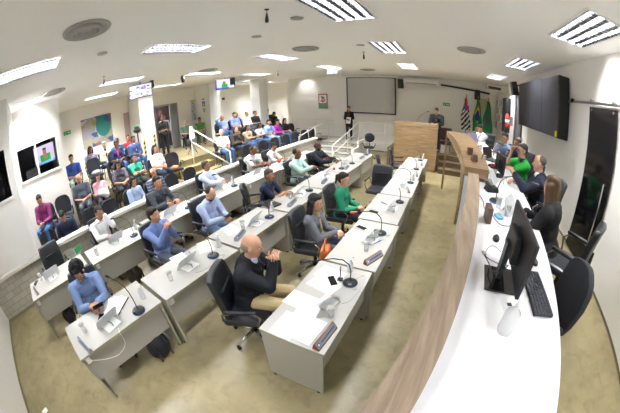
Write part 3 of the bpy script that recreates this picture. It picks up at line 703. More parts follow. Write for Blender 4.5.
def docstand():
    t=thing('document_stand','x','stand',group='clear acrylic document stands')
    m=MB(); n=14; P=[]; w,h=.16,.19
    for (cx,cz,a0) in ((w-.05,h-.05,0),(-w+.05,h-.05,90),(-w+.02,.02,180),(w-.02,.02,270)):
        r=.05 if cz>.1 else .02
        for k in range(6): a=R_(a0+90*k/5); P.append((cx+r*math.cos(a),cz+r*math.sin(a)))
    def pt(u,v,o): return (-.07+v*.55+o*.8,u,.012+v*.82-o*.5)
    N=len(P); vs=[pt(u,v,0) for u,v in P]+[pt(u,v,.006) for u,v in P]
    m.raw(vs,[tuple(range(N)),tuple(range(2*N-1,N-1,-1))]+[(i,i+N,(i+1)%N+N,(i+1)%N) for i in range(N)]); m.build('panel',M_acryl,t,fixn=True)
    m=MB(); m.b2(-.08,.09,-.10,.10,0,.006); m.build('base_plate',M_white,t); m=MB(); m.tube([(-.05,0,.02),(.05,.0,.05),(.06,0,.006)],.006); m.build('hinge',M_steel,t)
    return t
DS=Proto(docstand())
def tumbler():
    t=thing('water_glass','x','glass',group='clear water glasses'); m=MB(); m.lathe((0,0,0),[(.028,0),(.034,.11),(.032,.11),(.026,.006),(0,.006)],16); m.build('tumbler',M_glass,t)
    m=MB(); m.lathe((0,0,0),[(0,.111),(.038,.111),(.038,.116),(.0,.118)],16); l=m.build('cover',M_vent,t); l['label']='grey paper cover on the glass'; return t
GL=Proto(tumbler())
def bottle():
    t=thing('spray_bottle','x','bottle',group='small clear gel bottles'); m=MB(); m.lathe((0,0,0),[(.0,0),(.03,0),(.032,.01),(.032,.10),(.014,.125),(.014,.135),(0,.135)],16); m.build('bottle_body',M_water,t)
    m=MB(); m.lathe((0,0,.135),[(.015,0),(.015,.02),(.006,.025),(.006,.045),(0,.046)],12); m.box((.015,0,.178),(.045,.012,.010)); m.build('pump',M_white,t); return t
BT=Proto(bottle())
def plate(woody):
    t=thing('name_plate','x','name plate',group='name plates on the desks'); m=MB(); h=.15
    # prism: long side along Y, sloped face towards +X
    sec=[(-.028,0),(.034,0),(.030,.012),(-.006,.062),(-.020,.062)]
    N=len(sec); vs=[(x,-h,z) for x,z in sec]+[(x,h,z) for x,z in sec]; m.raw(vs,[tuple(range(N-1,-1,-1)),tuple(range(N,2*N))]+[(i,(i+1)%N,(i+1)%N+N,i+N) for i in range(N)])
    m.build('block',mat('plate_wood','#7a4a34',.45,noise=.1) if woody else M_silver,t,fixn=True)
    a=Vector((.036,0,.050)).normalized(); # slope direction (x,z)
    def on(u,v,o=.0012): # u along y, v 0..1 up slope
        x=.030-.036*v; z=.012+.050*v; nx,nz=.811,.585; return (x+nx*o,u,z+nz*o)
    q=MB(); q.raw([on(-h+.006,.04),on(h-.006,.04),on(h-.006,.96),on(-h+.006,.96)],[(0,1,2,3)]); f=q.build('face_plate',M_silver,t)
    q=MB(); n=14; q.raw([on(-h+.035+.020*math.cos(2*math.pi*k/n),.5+.33*math.sin(2*math.pi*k/n),.0018) for k in range(n)],[tuple(range(n))]); q.raw([on(-h+.035+.012*math.cos(2*math.pi*k/n),.5+.2*math.sin(2*math.pi*k/n),.0022) for k in range(n)],[tuple(range(n))]); q.m[-1]=1; q.build('seal',[M_blue,M_white],f)
    q=MB(); rq=random.Random(4); u=-h+.07
    while u<h-.03: w=rq.uniform(.008,.016); q.raw([on(u,.36,.0018),on(u+w,.36,.0018),on(u+w,.66,.0018),on(u,.66,.0018)],[(0,1,2,3)]); u+=w+.005
    q.build('lettering',mat('plate_ink','#3c4c78',.6),f); return t
PLW=Proto(plate(True)); PLS=Proto(plate(False))
def paper(lines=True,big=False):
    t=thing('paper_sheet','x','paper',group='papers on the desks'); m=MB(); w,h=(.148,.105); 
    m.box((0,0,.0012),(.21,.297,.0022)); m.build('sheet',M_paper,t)
    if lines:
        q=MB(); rq=random.Random(2)
        for k in range(12): L=rq.uniform(.10,.16) if k%4 else .06; q.b2(-.09+.0,-.09+L,.12-.02*k,.124-.02*k,.0024,.0027)
        q.build('printed_text',M_print,t)
    return t
PP=Proto(paper()); PB=Proto(paper(False))
def phone():
    t=thing('phone','x','phone',group='mobile phones'); m=MB(); m.b2(-.036,.036,-.075,.075,0,.009); m.build('case',M_black,t,bevel=.003); m=MB(); m.b2(-.032,.032,-.07,.07,.0091,.0095); m.build('display',mat('phone_display','#0b0c10',.1),t); return t
PH=Proto(phone())
def put(P,lab,x,y,rz=0,z=TZ): return P.put(lab,(x,y,z),R_(rz))
for k,(x,y,rz) in {'A1':(-.72,3.2,0),'A2':(-.70,4.45,0),'A3':(-.69,5.68,10),'A4':(-.72,6.95,0),'A5':(-.73,8.1,5),'A0':(-.72,2.04,15),'B0':(-2.34,.52,-5),'B1':(-2.40,1.75,5),'B2':(-2.43,3.0,60),'B3':(-2.45,4.33,5),'B5':(-2.44,6.72,0),'B6':(-2.44,7.98,0),'C1':(-4.10,1.4,10),'C2':(-4.12,2.66,15),'C3':(-4.13,3.98,20),'C4':(-4.1,5.2,5)}.items():
    if k=='A1': put(MICR,'red-tipped gooseneck microphone on the desk '+own[k],x,y,rz)
    else: put(MIC,'black gooseneck microphone on the desk '+own[k],x,y,rz)
put(MICR,'red-tipped gooseneck microphone on the desk '+own['B5'],-2.5,6.1,20); put(MICR,'red-tipped gooseneck microphone on the desk '+own['C5'],-4.3,6.25,60)
for k,(x,y,rz) in {'A1':(-.80,2.98,-5),'A2':(-.78,4.15,0),'A3':(-.82,5.42,0),'A4':(-.82,6.68,0),'A5':(-.82,7.78,0),'B0':(-2.43,.16,12),'B1':(-2.50,1.42,5),'B2':(-2.48,2.74,8),'B3':(-2.50,4.05,5),'B4':(-2.55,5.42,5),'B5':(-2.56,6.45,5),'C0':(-4.26,-.28,8),'C1':(-4.22,1.1,5),'C2':(-4.15,2.28,5),'C3':(-4.24,3.66,8),'C4':(-4.18,4.9,5),'C5':(-4.22,6.55,5)}.items():
    put(DS,'tilted clear document stand on the desk '+own[k],x,y,rz)
for k,(x,y) in {'A0':(-.70,1.54),'A1':(-.77,2.70),'A2':(-.72,3.98),'B0':(-2.58,-.16),'B1':(-2.47,1.10),'B2':(-2.58,2.54),'B4':(-2.5,5.14),'C1':(-4.12,.64),'C0':(-4.40,-.52),'B3':(-2.56,3.82)}.items(): put(GL,'covered water glass on the desk '+own[k],x,y)
put(GL,'second water glass beside the blue marker on the desk '+own['A1'].replace('woman in the ',''),-.75,3.06)
for k,(x,y) in {'B0':(-2.49,.68),'B1':(-2.50,1.96),'B2':(-2.52,3.2),'C1':(-4.3,1.55),'C3':(-4.3,4.1),'A0':(-.80,2.24),'B6':(-2.42,8.1),'A5':(-.66,8.3),'A3':(-.66,5.9)}.items(): put(BT,'small clear pump bottle on the desk '+own[k],x,y,30)
put(PLW,'wooden-backed name plate with blue seal on the desk '+own['A0'],-.63,1.28,-4); put(PLW,'name plate with wooden back on the desk '+own['A1'],-.63,2.55,-22)
for k,(x,y,rz) in {'B0':(-2.37,-.25,-80),'B2':(-2.44,2.32,18),'B3':(-2.40,3.62,10),'B4':(-2.42,4.95,8),'B5':(-2.40,6.2,5),'B6':(-2.42,7.5,0),'A3':(-.66,5.14,15),'A4':(-.64,6.40,10),'A5':(-.64,7.6,5),'C5':(-4.12,5.95,10),'C0':(-4.14,-.68,-80)}.items(): put(PLS,'silver name plate on the desk '+own[k],x,y,rz)
put(PP,'printed sheet at the near end of the desk '+own['A0'],-.98,1.27,0); put(PP,'printed sheet in the middle of the desk '+own['A0'],-.92,1.52,8,TZ+.003)
put(PP,'printed sheet under the others on the desk '+own['A0'],-.80,1.30,-4,TZ+.0056); put(PB,'blank sheet nearer the suited man on the desk '+own['A0'],-1.04,1.60,86,TZ)
put(PB,'blank folded sheet at the far end '+own['A0'],-.97,2.10,80); put(PB,'blank sheet overlapping the folded one on the desk '+own['A0'],-.96,1.92,78,TZ+.003)
put(PB,'blank sheet on the desk '+own['A1'],-.98,3.33,75); put(PP,'printed sheet on the desk '+own['A1'],-1.0,3.04,80)
put(PB,'blank sheet on the desk '+own['A2'],-.98,4.10,80); put(PB,'blank sheet on the desk '+own['A3'],-.98,5.35,85); put(PB,'blank sheet on the desk '+own['A4'],-1.0,6.6,85); put(PB,'blank sheet on the desk '+own['A5'],-1.0,7.8,85)
put(PB,'blank sheet on the desk '+own['B1'],-2.74,1.45,80); put(PP,'crumpled printed sheet on the desk '+own['B1'],-2.68,1.86,60); put(PB,'blank sheet on the desk '+own['B2'],-2.70,2.40,70)
put(PP,'printed sheet on the desk '+own['B3'],-2.62,4.22,85); put(PB,'blank sheet on the desk '+own['C1'],-4.36,1.36,80); put(PB,'blank sheet on the desk '+own['C2'],-4.28,2.62,85); put(PB,'blank sheet on the desk '+own['C3'],-4.3,3.86,80); put(PB,'blank sheet on the desk '+own['C4'],-4.25,4.5,70)
put(PB,'blank sheet on the desk '+own['B4'],-2.66,5.35,70); put(PB,'blank sheet on the desk '+own['B0'],-2.68,.35,60)
put(PH,'black phone lying on the papers of the desk '+own['A0'],-.90,2.0,40,TZ+.006); put(PH,'black phone on the desk '+own['A1'],-1.02,3.26,70,TZ+.003); put(PH,'black phone on the desk '+own['B0'],-2.62,.10,55); put(PH,'black phone on the edge of the desk '+own['C0'],-4.42,-.66,60)
put(PH,'black remote-like phone with red trim on the desk '+own['A2'],-1.02,3.86,80,TZ)
t=thing('tablet','white-rimmed tablet tilted on a stand on the nearest front desk','tablet',(-.82,1.68,TZ),R_(-14)); m=MB(); n=24
P=[(.165*math.copysign(abs(math.cos(a))**.6,math.cos(a)),.085+.085*math.copysign(abs(math.sin(a))**.6,math.sin(a))) for a in [2*math.pi*k/n for k in range(n)]]
def tp(u,v,o): return (-.03+v*.6+o*.8,u,.03+v*.8-o*.6)
m.raw([tp(u,v,0) for u,v in P]+[tp(u,v,.014) for u,v in P],[tuple(range(n)),tuple(range(2*n-1,n-1,-1))]+[(i,i+n,(i+1)%n+n,(i+1)%n) for i in range(n)]); m.build('rim',M_white,t,fixn=True)
m=MB(); m.raw([tp(u*.82,.085+(v-.085)*.72,-.0015) for u,v in P],[tuple(range(n))]); m.raw([tp(u*.82,.085+(v-.085)*.72,.0155) for u,v in P],[tuple(range(n))]); m.build('display',mat('tablet_display','#2f4a62',.5),t)
m=MB(); m.b2(-.07,.09,-.09,.09,0,.012); m.cyl((.0,0,.01),(.02,0,.06),.02); m.build('stand_base',M_white,t,bevel=.003)
# pens
def pen(lab,x,y,rz,m=M_black,z=TZ):
    q=MB(); q.cyl((0,-.07,.006),(0,.065,.006),.005,n=8); q.cyl((0,.065,.006),(0,.078,.005),.005,.001,n=8); o=q.build('pen',m,None,loc=(x,y,z),rotz=R_(rz)); tag(o,lab,'pen','pens on the desks')
pen('blue pen on the folder of the curly-haired person',-2.60,.28,50,M_blue,TZ+.004); pen('black pen on the desk of the man with clasped hands',-2.72,1.62,70); pen('black pen on the empty-chair desk paper',-.95,4.28,60,M_black,TZ+.003); pen('blue marker strip by the glasses on the second front desk',-.70,2.95,-30,M_blue)
# folder, laptop, cables, flag, handbag, backpacks
t=thing('folder','white open folder with a black spine on the curly-haired person\'s desk','folder',(-2.66,.36,TZ+.0025),R_(35)); m=MB(); m.b2(-.11,.11,-.15,.15,0,.006); m.build('cover',M_white,t); m=MB(); m.b2(.11,.118,-.15,.15,0,.012); m.build('spine',M_black,t)
def laptop(name,lab,loc,rz,op=100,closed=False,col=None):
    t=thing('laptop',lab,'laptop',loc,rz); m=MB(); m.b2(-.12,.12,-.17,.17,0,.018); m.build('keyboard_deck',col or M_dark,t,bevel=.003)
    if closed: m=MB(); m.b2(-.12,.12,-.17,.17,.0185,.026); m.build('lid',M_black,t,bevel=.003)
    else:
        m=MB(); a=R_(op); m.box((.12+.11*math.sin(a-R_(90)),0,.018+.11*math.cos(a-R_(90))),(.008,.34,.22),Matrix.Rotation(a-R_(90),3,'Y')); m.build('lid',col or M_black,t)
    return t
laptop('laptop','closed black laptop on the desk edge in front of the navy polo man',(-2.74,3.44,TZ),R_(75),closed=True)
def cable(lab,pts,m=M_black,r=.003):
    q=MB(); P=[Vector(p) for p in pts]; out=[]
    for i in range(len(P)-1):
        p0=P[max(i-1,0)];p1=P[i];p2=P[i+1];p3=P[min(i+2,len(P)-1)]
        for k in range(6):
            u=k/6; out.append(tuple(.5*((2*p1)+(-p0+p2)*u+(2*p0-5*p1+4*p2-p3)*u*u+(-p0+3*p1-3*p2+p3)*u**3)))
    out.append(tuple(P[-1])); q.tube(out,r,6); tag(q.build('cable',m),lab,'cable','cables'); 
cable('white cable hanging down the near-left desk front',[(-2.30,.20,.746),(-2.225,.18,.75),(-2.20,.16,.62),(-2.21,.02,.55),(-2.22,-.15,.60),(-2.262,-.30,.66)],M_white)
cable('grey cable looping on the desk of the man with clasped hands',[(-2.36,1.72,.745),(-2.29,1.85,.745),(-2.26,1.70,.745),(-2.28,1.45,.745),(-2.33,1.38,.745)],M_vent,.0025)
cable('thin cable from the microphone on the bald suited man\'s desk',[(-.70,2.10,.745),(-.63,2.22,.745),(-.59,2.05,.745),(-.62,1.8,.745),(-.68,1.72,.745)],M_vent,.0025)
t=thing('small_flag','small green paper flag standing on the far-left desk','flag',(-4.42,.30,TZ)); m=MB(); m.cyl((0,0,0),(.0,.0,.19),.003); m.lathe((0,0,0),[(.03,0),(.03,.008),(0,.01)],12); m.build('stick',M_white,t); m=MB(); m.box((.0,.07,.13),(.003,.14,.10),Matrix.Rotation(R_(20),3,'X')); m.build('cloth',M_greenp,t)
t=thing('phone','dark tablet phone held upright beside the microphone on the front desk','phone',(-.84,2.06,TZ),R_(20)); m=MB(); m.box((0,0,.075),(.012,.075,.145)); m.build('case',M_black,t,bevel=.003); m=MB(); m.box((0,0,.004),(.06,.06,.008)); m.build('dock',M_black,t)
t=thing('handbag','tan leather handbag standing beside the woman in the grey cardigan','handbag',(-1.30,2.66,.47),R_(15)); m=MB(); m.box((0,0,.11),(.14,.26,.22),taper=.8); m.build('bag_body',M_orange,t,bevel=.03)
m=MB(); m.tube([(0,-.09,.2),(0,-.08,.30),(0,0,.34),(0,.08,.30),(0,.09,.2)],.008); m.build('handle',M_orange,t)
def bag(lab,x,y,z,rz,mm,s=1):
    t=thing('backpack',lab,'backpack',(x,y,z),R_(rz)); t.scale=(s,s,s); m=MB(); m.ell((0,0,.17),(.12,.16,.19),T=SPHH); vs,fs=remesh(m,.02,3); q=MB(); q.raw([(a,b,max(0,c)) for a,b,c in vs],fs,True); q.build('bag_body',mm,t)
    m=MB(); m.ell((.10,0,.11),(.05,.11,.09)); m.build('front_pocket',mm,t); m=MB(); m.tube([(-.05,.07,.32),(-.14,.08,.25),(-.13,.09,.05)],.014); m.tube([(-.05,-.07,.32),(-.14,-.08,.25),(-.13,-.09,.05)],.014); m.build('strap',M_black,t)
bag('black backpack on the floor under the curly-haired person\'s desk',-2.36,.52,0,180,M_fabric); bag('dark backpack on the floor under the forehead-holding man\'s desk',-4.0,1.12,0,200,mat('bag_brown','#3a3028',.8)); bag('black bag on the floor under the far-left desk',-4.1,-.35,0,180,M_fabric,.8); bag('black bag under the desk of the man with clasped hands',-2.4,1.75,0,180,M_fabric,.7)
# ================================================================ dais desk
zc=1.68
Y=[-1.9+.2*i for i in range(53)]
Y1=[y for y in Y if y<=8.3]
t=thing('dais_desk','long curved white desk with an oak ledge facing the council desks','desk',(0,0,0))
m=MB(); m.strip([(Xo(y)+.13,y) for y in Y1],[(Xo(y)+.83,y) for y in Y1],1.52,1.56); m.build('desktop',M_daiswhite,t)
m=MB(); m.strip([(Xo(y)-.0,y) for y in Y1 if y<3.6],[(Xo(y)+.145,y) for y in Y1 if y<3.6],1.63,1.68); m.build('ledge',M_woodL,t)
Y2=[y for y in Y if y<=5.6]
m=MB(); m.strip([(Xo(y)+.03,y) for y in Y2],[(Xo(y)+.055,y) for y in Y2],.06,1.63); m.build('front_panel',mat('dais_panel','#b9bcbc',.4,noise=.03,scale=4),t)
m=MB(); m.strip([(Xo(y)+.115,y) for y in Y1],[(Xo(y)+.13,y) for y in Y1],1.50,1.63); m.build('inner_panel',mat('dais_inner','#cfcfdc',.4),t)
m=MB(); m.strip([(Xo(y)+.02,y) for y in Y2],[(Xo(y)+.06,y) for y in Y2],0,.06); m.build('plinth',M_woodL,t)
m=MB(); m.b2(Xo(5.6)-.01,Xo(5.6)+.09,5.58,5.66,0,1.63); m.build('end_post',M_woodL,t)
for k,y in enumerate((-1.2,1.2,3.4,5.4,7.9)): m=MB(); m.b2(Xo(y)+.16,Xo(y)+.7,y-.02,y+.02,.82,1.52); m.build('support_panel',M_daiswhite,t)
def Xb(y): return .30-.0229*(y-4.6)**2 if y>4.6 else .30
Y3=[3.55+.225*i for i in range(21)]
t=thing('dais_console','raised oak console in the middle of the dais with a curved front and open arch','console',(0,0,0))
m=MB(); m.strip([(Xb(y),y) for y in Y3],[(Xo(y)+.29,y) for y in Y3],1.62,1.74); m.build('console_top',M_woodF,t)
m=MB(); m.b2(.0,.06,7.97,8.03,0,1.62); m.build('post',M_woodF,t)
Y4=[y for y in Y3 if y>5.4]
# the arched side: a thin oak band that follows the curve down to the floor
m=MB(); 
pts=[(Xb(7.9)+.03,7.9,1.60),(Xb(7.2)+.03,7.2,1.58),(Xb(6.5)+.05,6.5,1.50),(Xo(6.1)-.02,6.0,1.25),(Xo(5.9),5.8,.9),(Xo(5.7),5.65,.4),(Xo(5.66),5.6,0)]
m.tube(pts,.032,6); m.build('arch_band',M_woodF,t)
# monitor with stand
def monitor(lab,loc,rz,w,h,z0=.08):
    t=thing('monitor',lab,'monitor',loc,R_(rz)); m=MB(); m.b2(-.015,.010,-w/2,w/2,z0,z0+h); m.build('screen_case',M_black,t,bevel=.006)
    m=MB(); m.b2(.0101,.0108,-w/2+.012,w/2-.012,z0+.02,z0+h-.012); m.build('display',mat('screen_off','#0c0d10',.12),t)
    m=MB(); m.box((-.045,0,z0+h*.5),(.05,w*.45,h*.45),taper=.8); m.build('rear_housing',M_black,t,bevel=.008)
    m=MB(); m.b2(-.09,-.055,-.04,.04,.01,z0+h*.5); m.build('stand_neck',M_black,t); m=MB(); m.b2(-.17,.06,-.16,.10,0,.014); m.build('stand_base',mat('gloss_black','#0c0c0f',.08,coat=1.),t,bevel=.004); return t
monitor('large black monitor seen from behind on the near end of the dais',(.555,1.43,1.561),-3,.66,.31,.10)
monitor('smaller black monitor in front of the man in the green polo',(.93,4.15,1.561),8,.45,.28,.05)
laptop('laptop','open black laptop in front of the man in the grey shirt',(1.02,5.35,1.561),15,105); laptop('laptop','open pale laptop at the far end of the dais',(.80,7.75,1.561),-80,105,col=mat('lilac_plastic','#8a88a8',.4))
t=thing('keyboard','black computer keyboard on the dais in front of the empty chair','keyboard',(.765,1.33,1.561),R_(3)); m=MB(); m.b2(-.075,.075,-.22,.22,0,.016); m.build('keyboard_case',M_black,t,bevel=.004)
m=MB()
for r in range(6):
    for k in range(18): x=-.062+.0245*r; y=-.212+.0238*k; m.box((x,y,.019),(.019,.019,.007),taper=.85)
q=m.build('keys',mat('key_grey','#3b3c46',.5),t); q['kind']='stuff'
def mouse(lab,x,y,rz):
    t=thing('mouse',lab,'mouse',(x,y,1.561),R_(rz)); m=MB(); m.ell((0,0,.010),(.055,.032,.026)); m.build('mouse_body',M_black,t); m=MB(); m.cyl((.025,-.004,.034),(.025,.004,.034),.008); m.build('scroll_wheel',M_vent,t)
mouse('black computer mouse between the keyboard and the woman in black',.83,1.69,100); mouse('black computer mouse behind the large monitor',.53,1.95,80)
t=thing('thermometer_box','small white box with a dark display in front of the gel bottle','box',(.52,1.155,1.561),R_(10)); m=MB(); m.b2(-.03,.03,-.05,.05,0,.04); m.build('case',M_white,t,bevel=.008); m=MB(); m.b2(-.018,.012,-.035,-.008,.0402,.0412); m.build('display',M_black,t)
t=thing('gel_bottle','large white translucent gel bottle with a pump on the dais','bottle',(.495,.975,1.561)); m=MB(); m.lathe((0,0,0),[(0,0),(.042,0),(.046,.01),(.046,.12),(.017,.15),(.017,.16),(0,.16)],20); m.build('bottle_body',mat('gel_white','#e4e6e8',.25,alpha=.85),t); m=MB(); m.lathe((0,0,.16),[(.016,0),(.016,.02),(.006,.025),(.006,.05),(0,.05)],12); m.box((.018,0,.205),(.05,.014,.012)); m.build('pump',M_white,t)
def dput(P,lab,x,y,rz=0): return P.put(lab,(x,y,1.561),R_(rz))
for i,(x,y,rz) in enumerate([(.655,2.86,150),(.62,4.3,170),(.80,5.9,170),(.86,7.0,190),(.9,4.75,200)]): dput(MIC,'black gooseneck microphone on the dais '+['nearest to the woman in black','by the oak console end','before the man in the grey shirt','farthest, before the man in white','close to the man in the green polo'][i],x,y,rz)
for i,(x,y) in enumerate([(.73,2.5),(.66,2.68),(.93,3.66),(.80,5.1),(.82,4.0),(.9,6.5)]): dput(GL,'covered water glass on the dais '+['beside the blue pack','beyond the blue pack','in front of the man in the navy suit','beyond the smaller monitor','left of the navy suited man','in front of the man in the grey shirt'][i],x,y)
for i,(x,y,rz) in enumerate([(.80,3.35,10),(.95,4.35,20),(.98,5.6,0),(1.0,6.5,10),(.95,7.3,20),(.78,2.95,-20),(.70,5.2,30)]): dput(PB if i%2 else PP,'sheet of paper on the dais '+['before the navy suited man','before the green polo man','before the grey-haired man in a suit','before the man in the grey shirt','before the man in white','nearest the woman in black','next to the oak console'][i],x,y,rz)
for i,(x,y,rz) in enumerate([(.76,2.6,-30),(.72,3.6,-20),(.74,5.6,0),(.78,6.7,0)]): dput(DS,'clear document stand on the dais '+['beside the blue pack','before the navy suited man','by the laptop','at the far end'][i],x,y,180+rz)
q=MB(); q.box((0,0,.012),(.07,.10,.024)); tag(q.build('tissue_pack',mat('pack_blue','#6fb0d6',.5),bevel=.004,loc=(.625,2.42,1.561),rotz=.3),'small light blue pack lying among the dais cables','pack')
q=MB(); q.box((0,0,.07),(.05,.16,.14)); tag(q.build('wooden_box',M_woodD,bevel=.004,loc=(.485,2.30,1.561),rotz=.05),'small brown wooden box against the oak ledge','box')
t=thing('desk_telephone','black desk telephone on the dais beside the oak console','telephone',(.66,3.25,1.561),R_(15)); m=MB(); m.box((0,0,.03),(.17,.15,.06),taper=.85); m.build('telephone_base',M_black,t,bevel=.006); m=MB(); m.cap((-.05,-.08,.075),(-.05,.08,.075),.024,.024); m.build('handset',M_black,t)
t=thing('siren_lamp','small red dome on the dais before the man in the green polo','lamp',(.90,4.62,1.561)); m=MB(); m.cyl((0,0,0),(0,0,.02),.045,n=16); m.build('lamp_foot',M_black,t); m=MB(); m.lathe((0,0,.02),[(.04,0),(.038,.03),(.02,.055),(0,.06)],16); m.build('dome',M_red,t)
t=thing('console_speaker','small dark brown box standing on the oak console','speaker',(.44,4.5,1.742),R_(10)); m=MB(); m.box((0,0,.06),(.08,.10,.12)); m.build('speaker_case',M_woodD,t,bevel=.006)
t=thing('console_speaker','brown wooden block on the oak console nearer the camera','block',(.47,4.0,1.742),R_(10)); m=MB(); m.box((0,0,.05),(.09,.12,.10),taper=.8); m.build('block',M_woodD,t,bevel=.006)
cable('black cables looping to the large monitor on the dais',[(.40,1.68,1.566),(.43,1.56,1.568),(.42,1.45,1.60),(.46,1.36,1.64),(.49,1.33,1.72)],M_black,.004)
cable('second black cable behind the large monitor',[(.40,1.67,1.566),(.44,1.62,1.568),(.47,1.50,1.62),(.49,1.36,1.70)],M_black,.003)
cable('thin black cable along the dais towards the cable plug',[(.41,1.70,1.565),(.45,1.80,1.565),(.50,1.83,1.565),(.55,1.76,1.565)],M_black,.0025)
cable('black cable among the papers near the blue pack',[(.55,2.7,1.566),(.56,2.45,1.566),(.62,2.25,1.566),(.75,2.28,1.566),(.80,2.4,1.566)],M_black,.004)
cable('black cable beside the oak ledge',[(.47,3.0,1.566),(.50,2.8,1.566),(.49,2.6,1.566),(.55,2.5,1.566)],M_black,.004)
q=MB(); q.box((0,0,.008),(.022,.045,.016)); tag(q.build('cable_plug',M_vent,bevel=.003,loc=(.40,1.69,1.561),rotz=.4),'grey cable plug lying alone on the white dais desk','plug')
# ================================================================ walls: fixtures
t=thing('video_wall','big dark video wall box on the right wall','screen',(0,0,0)); m=MB(); m.b2(2.17,2.41,4.68,7.7,2.30,3.43); m.build('cabinet',M_black,t,bevel=.01)
mg=mat('video_panel','#25252b',.42,noise=.03,scale=3)
for i in range(3):
    for j in range(2): m=MB(); m.b2(2.158,2.169,4.70+i*.995,5.685+i*.995,2.315+j*.55,2.86+j*.55); m.build('display_panel',mg,t)
m=MB(); m.b2(2.150,2.157,4.72,4.80,2.315,2.42); m.build('yellow_tag',M_yellow,t)
t=thing('sliding_door','black glass sliding door hung on a rail along the right wall','door',(0,0,0)); t['kind']='thing'
m=MB(); m.b2(2.37,2.385,2.95,3.80,.84,2.94); m.build('door_leaf',mat('black_glass','#101014',.12),t)
m=MB(); m.b2(2.372,2.388,2.6,4.86,2.985,3.02); m.build('rail',M_steel,t)
for y in (3.05,3.72,4.5):
    m=MB(); m.cyl((2.35,y,3.02),(2.41,y,3.02),.035,n=16); m.build('roller',M_black if y>4 else M_steel,t)
    if y<4: m=MB(); m.cyl((2.355,y,2.9),(2.395,y,2.9),.018); m.build('clamp',M_steel,t)
m=MB(); m.tube([(2.368,3.06,2.0),(2.33,3.06,2.0),(2.33,3.06,1.25),(2.368,3.06,1.25)],.014); m.build('door_handle',M_chrome,t)
m=MB(); m.b2(2.41,2.42,4.30,4.38,1.96,2.08); tag(m.build('light_switch',M_white,bevel=.003),'small white light switch on the right wall below the video wall','switch')
m=MB(); m.b2(2.40,2.42,2.74,2.84,2.55,2.75); tag(m.build('wall_box',M_black,bevel=.004),'small black box at the right picture edge beside the black door','box')
# notice board, cabinet screen, extinguisher, door frame, air conditioner
t=thing('notice_board','glazed notice board with papers on the far right wall','board',(0,0,0)); m=MB(); m.b2(2.30,2.41,10.5,12.2,1.82,3.06); m.build('frame',M_white,t)
rq=random.Random(3)
nm=[M_paper,mat('notice_blue','#9fb2d8',.8),mat('notice_cream','#dcd3b4',.8)]
for k in range(20):
    y=10.56+(k%5)*.32+rq.random()*.04; z=1.87+(k//5)*.30; m=MB(); m.b2(2.293,2.299,y,y+.24,z,z+.26); m.build('notice',nm[k%3],t)
t=thing('wall_television','black flat screen turned edge-on beside the notice board','television',(0,0,0)); m=MB(); m.b2(2.20,2.41,9.75,10.30,1.86,3.08); m.build('casing',M_black,t,bevel=.01)
t=thing('fire_extinguisher','red fire extinguisher on the far right wall','fire extinguisher',(2.2,9.35,2.05)); m=MB(); m.lathe((0,0,0),[(.0,0),(.075,.01),(.08,.06),(.08,.38),(.03,.45),(.025,.5),(0,.5)],18); m.build('cylinder',M_red,t); m=MB(); m.b2(-.02,.06,-.02,.02,.5,.54); m.b2(-.03,.02,-.015,.015,.55,.57); m.build('valve',M_black,t); m=MB(); m.lathe((0,0,.16),[(.0815,0),(.0815,.12)],18); m.build('sticker',M_white,t); m=MB(); m.b2(.05,.21,-.03,.03,.1,.4); m.build('bracket',M_steel,t)
o=struct(MB().b2(2.36,2.42,8.1,8.22,.82,3.16).b2(2.36,2.42,8.85,8.97,.82,3.16).b2(2.36,2.42,8.1,8.97,3.16,3.26).b2(2.40,2.42,8.22,8.85,.82,3.16).build('door_1',mat('door_grey','#5c5c60',.5)))
t=thing('air_conditioner','white ceiling air conditioner over the far end of the dais','air conditioner',(2.0,10.4,3.42),R_(0)); m=MB(); m.box((0,0,0),(.9,.45,.24)); m.build('casing',mat('ac_white','#c9c3aa',.5),t,bevel=.04); m=MB(); m.box((-.15,-.232,-.04),(.5,.02,.10)); m.build('outlet_grille',M_dark,t)
# front wall things
t=thing('projection_screen','large grey projection screen with a black border on the front wall','screen',(0,0,0)); m=MB(); m.b2(-4.68,-2.40,12.33,12.35,1.86,3.52); m.build('screen_cloth',M_screen,t)
m=MB(); m.b2(-4.74,-4.68,12.325,12.355,1.80,3.58).b2(-2.40,-2.34,12.325,12.355,1.80,3.58).b2(-4.74,-2.34,12.325,12.355,1.80,1.86).b2(-4.74,-2.34,12.325,12.355,3.52,3.56); m.build('border',M_dark,t); m=MB(); m.b2(-4.85,-2.25,12.28,12.39,3.56,3.66); m.build('roller_case',M_wall,t)
def wspk(lab,x,y,z,rz):
    t=thing('wall_speaker',lab,'speaker',(x,y,z),R_(rz),'black wall speakers'); m=MB(); m.box((0,0,0),(.22,.26,.42),Matrix.Rotation(R_(12),3,'Y'),taper=.9); m.build('cabinet',M_black,t,bevel=.02); m=MB(); m.tube([(-.1,0,.1),(-.22,0,.16)],.02); m.build('bracket',M_black,t)
wspk('black speaker at the top right corner of the projection screen',-2.08,12.1,3.28,-90); wspk('black speaker on the dark rail above the flags',1.38,12.05,3.13,-90); wspk('small black speaker between the air conditioner and the video wall',2.22,8.5,3.35,180)
t=thing('wall_air_conditioner','long white wall air conditioner with a lit underside right of the projection screen','air conditioner',(-1.15,12.22,3.42)); m=MB(); m.box((0,0,0),(1.55,.30,.26)); m.build('casing',M_wallw,t,bevel=.05); m=MB(); m.box((0,-.152,-.08),(1.35,.01,.05)); m.build('outlet_grille',M_vent,t)
m=MB(); m.cyl((-.28,12.33,3.375),(2.0,12.33,3.27),.045,n=10); tag(m.build('conduit',M_dark),'long dark rail running along the top of the front wall above the flags','rail')
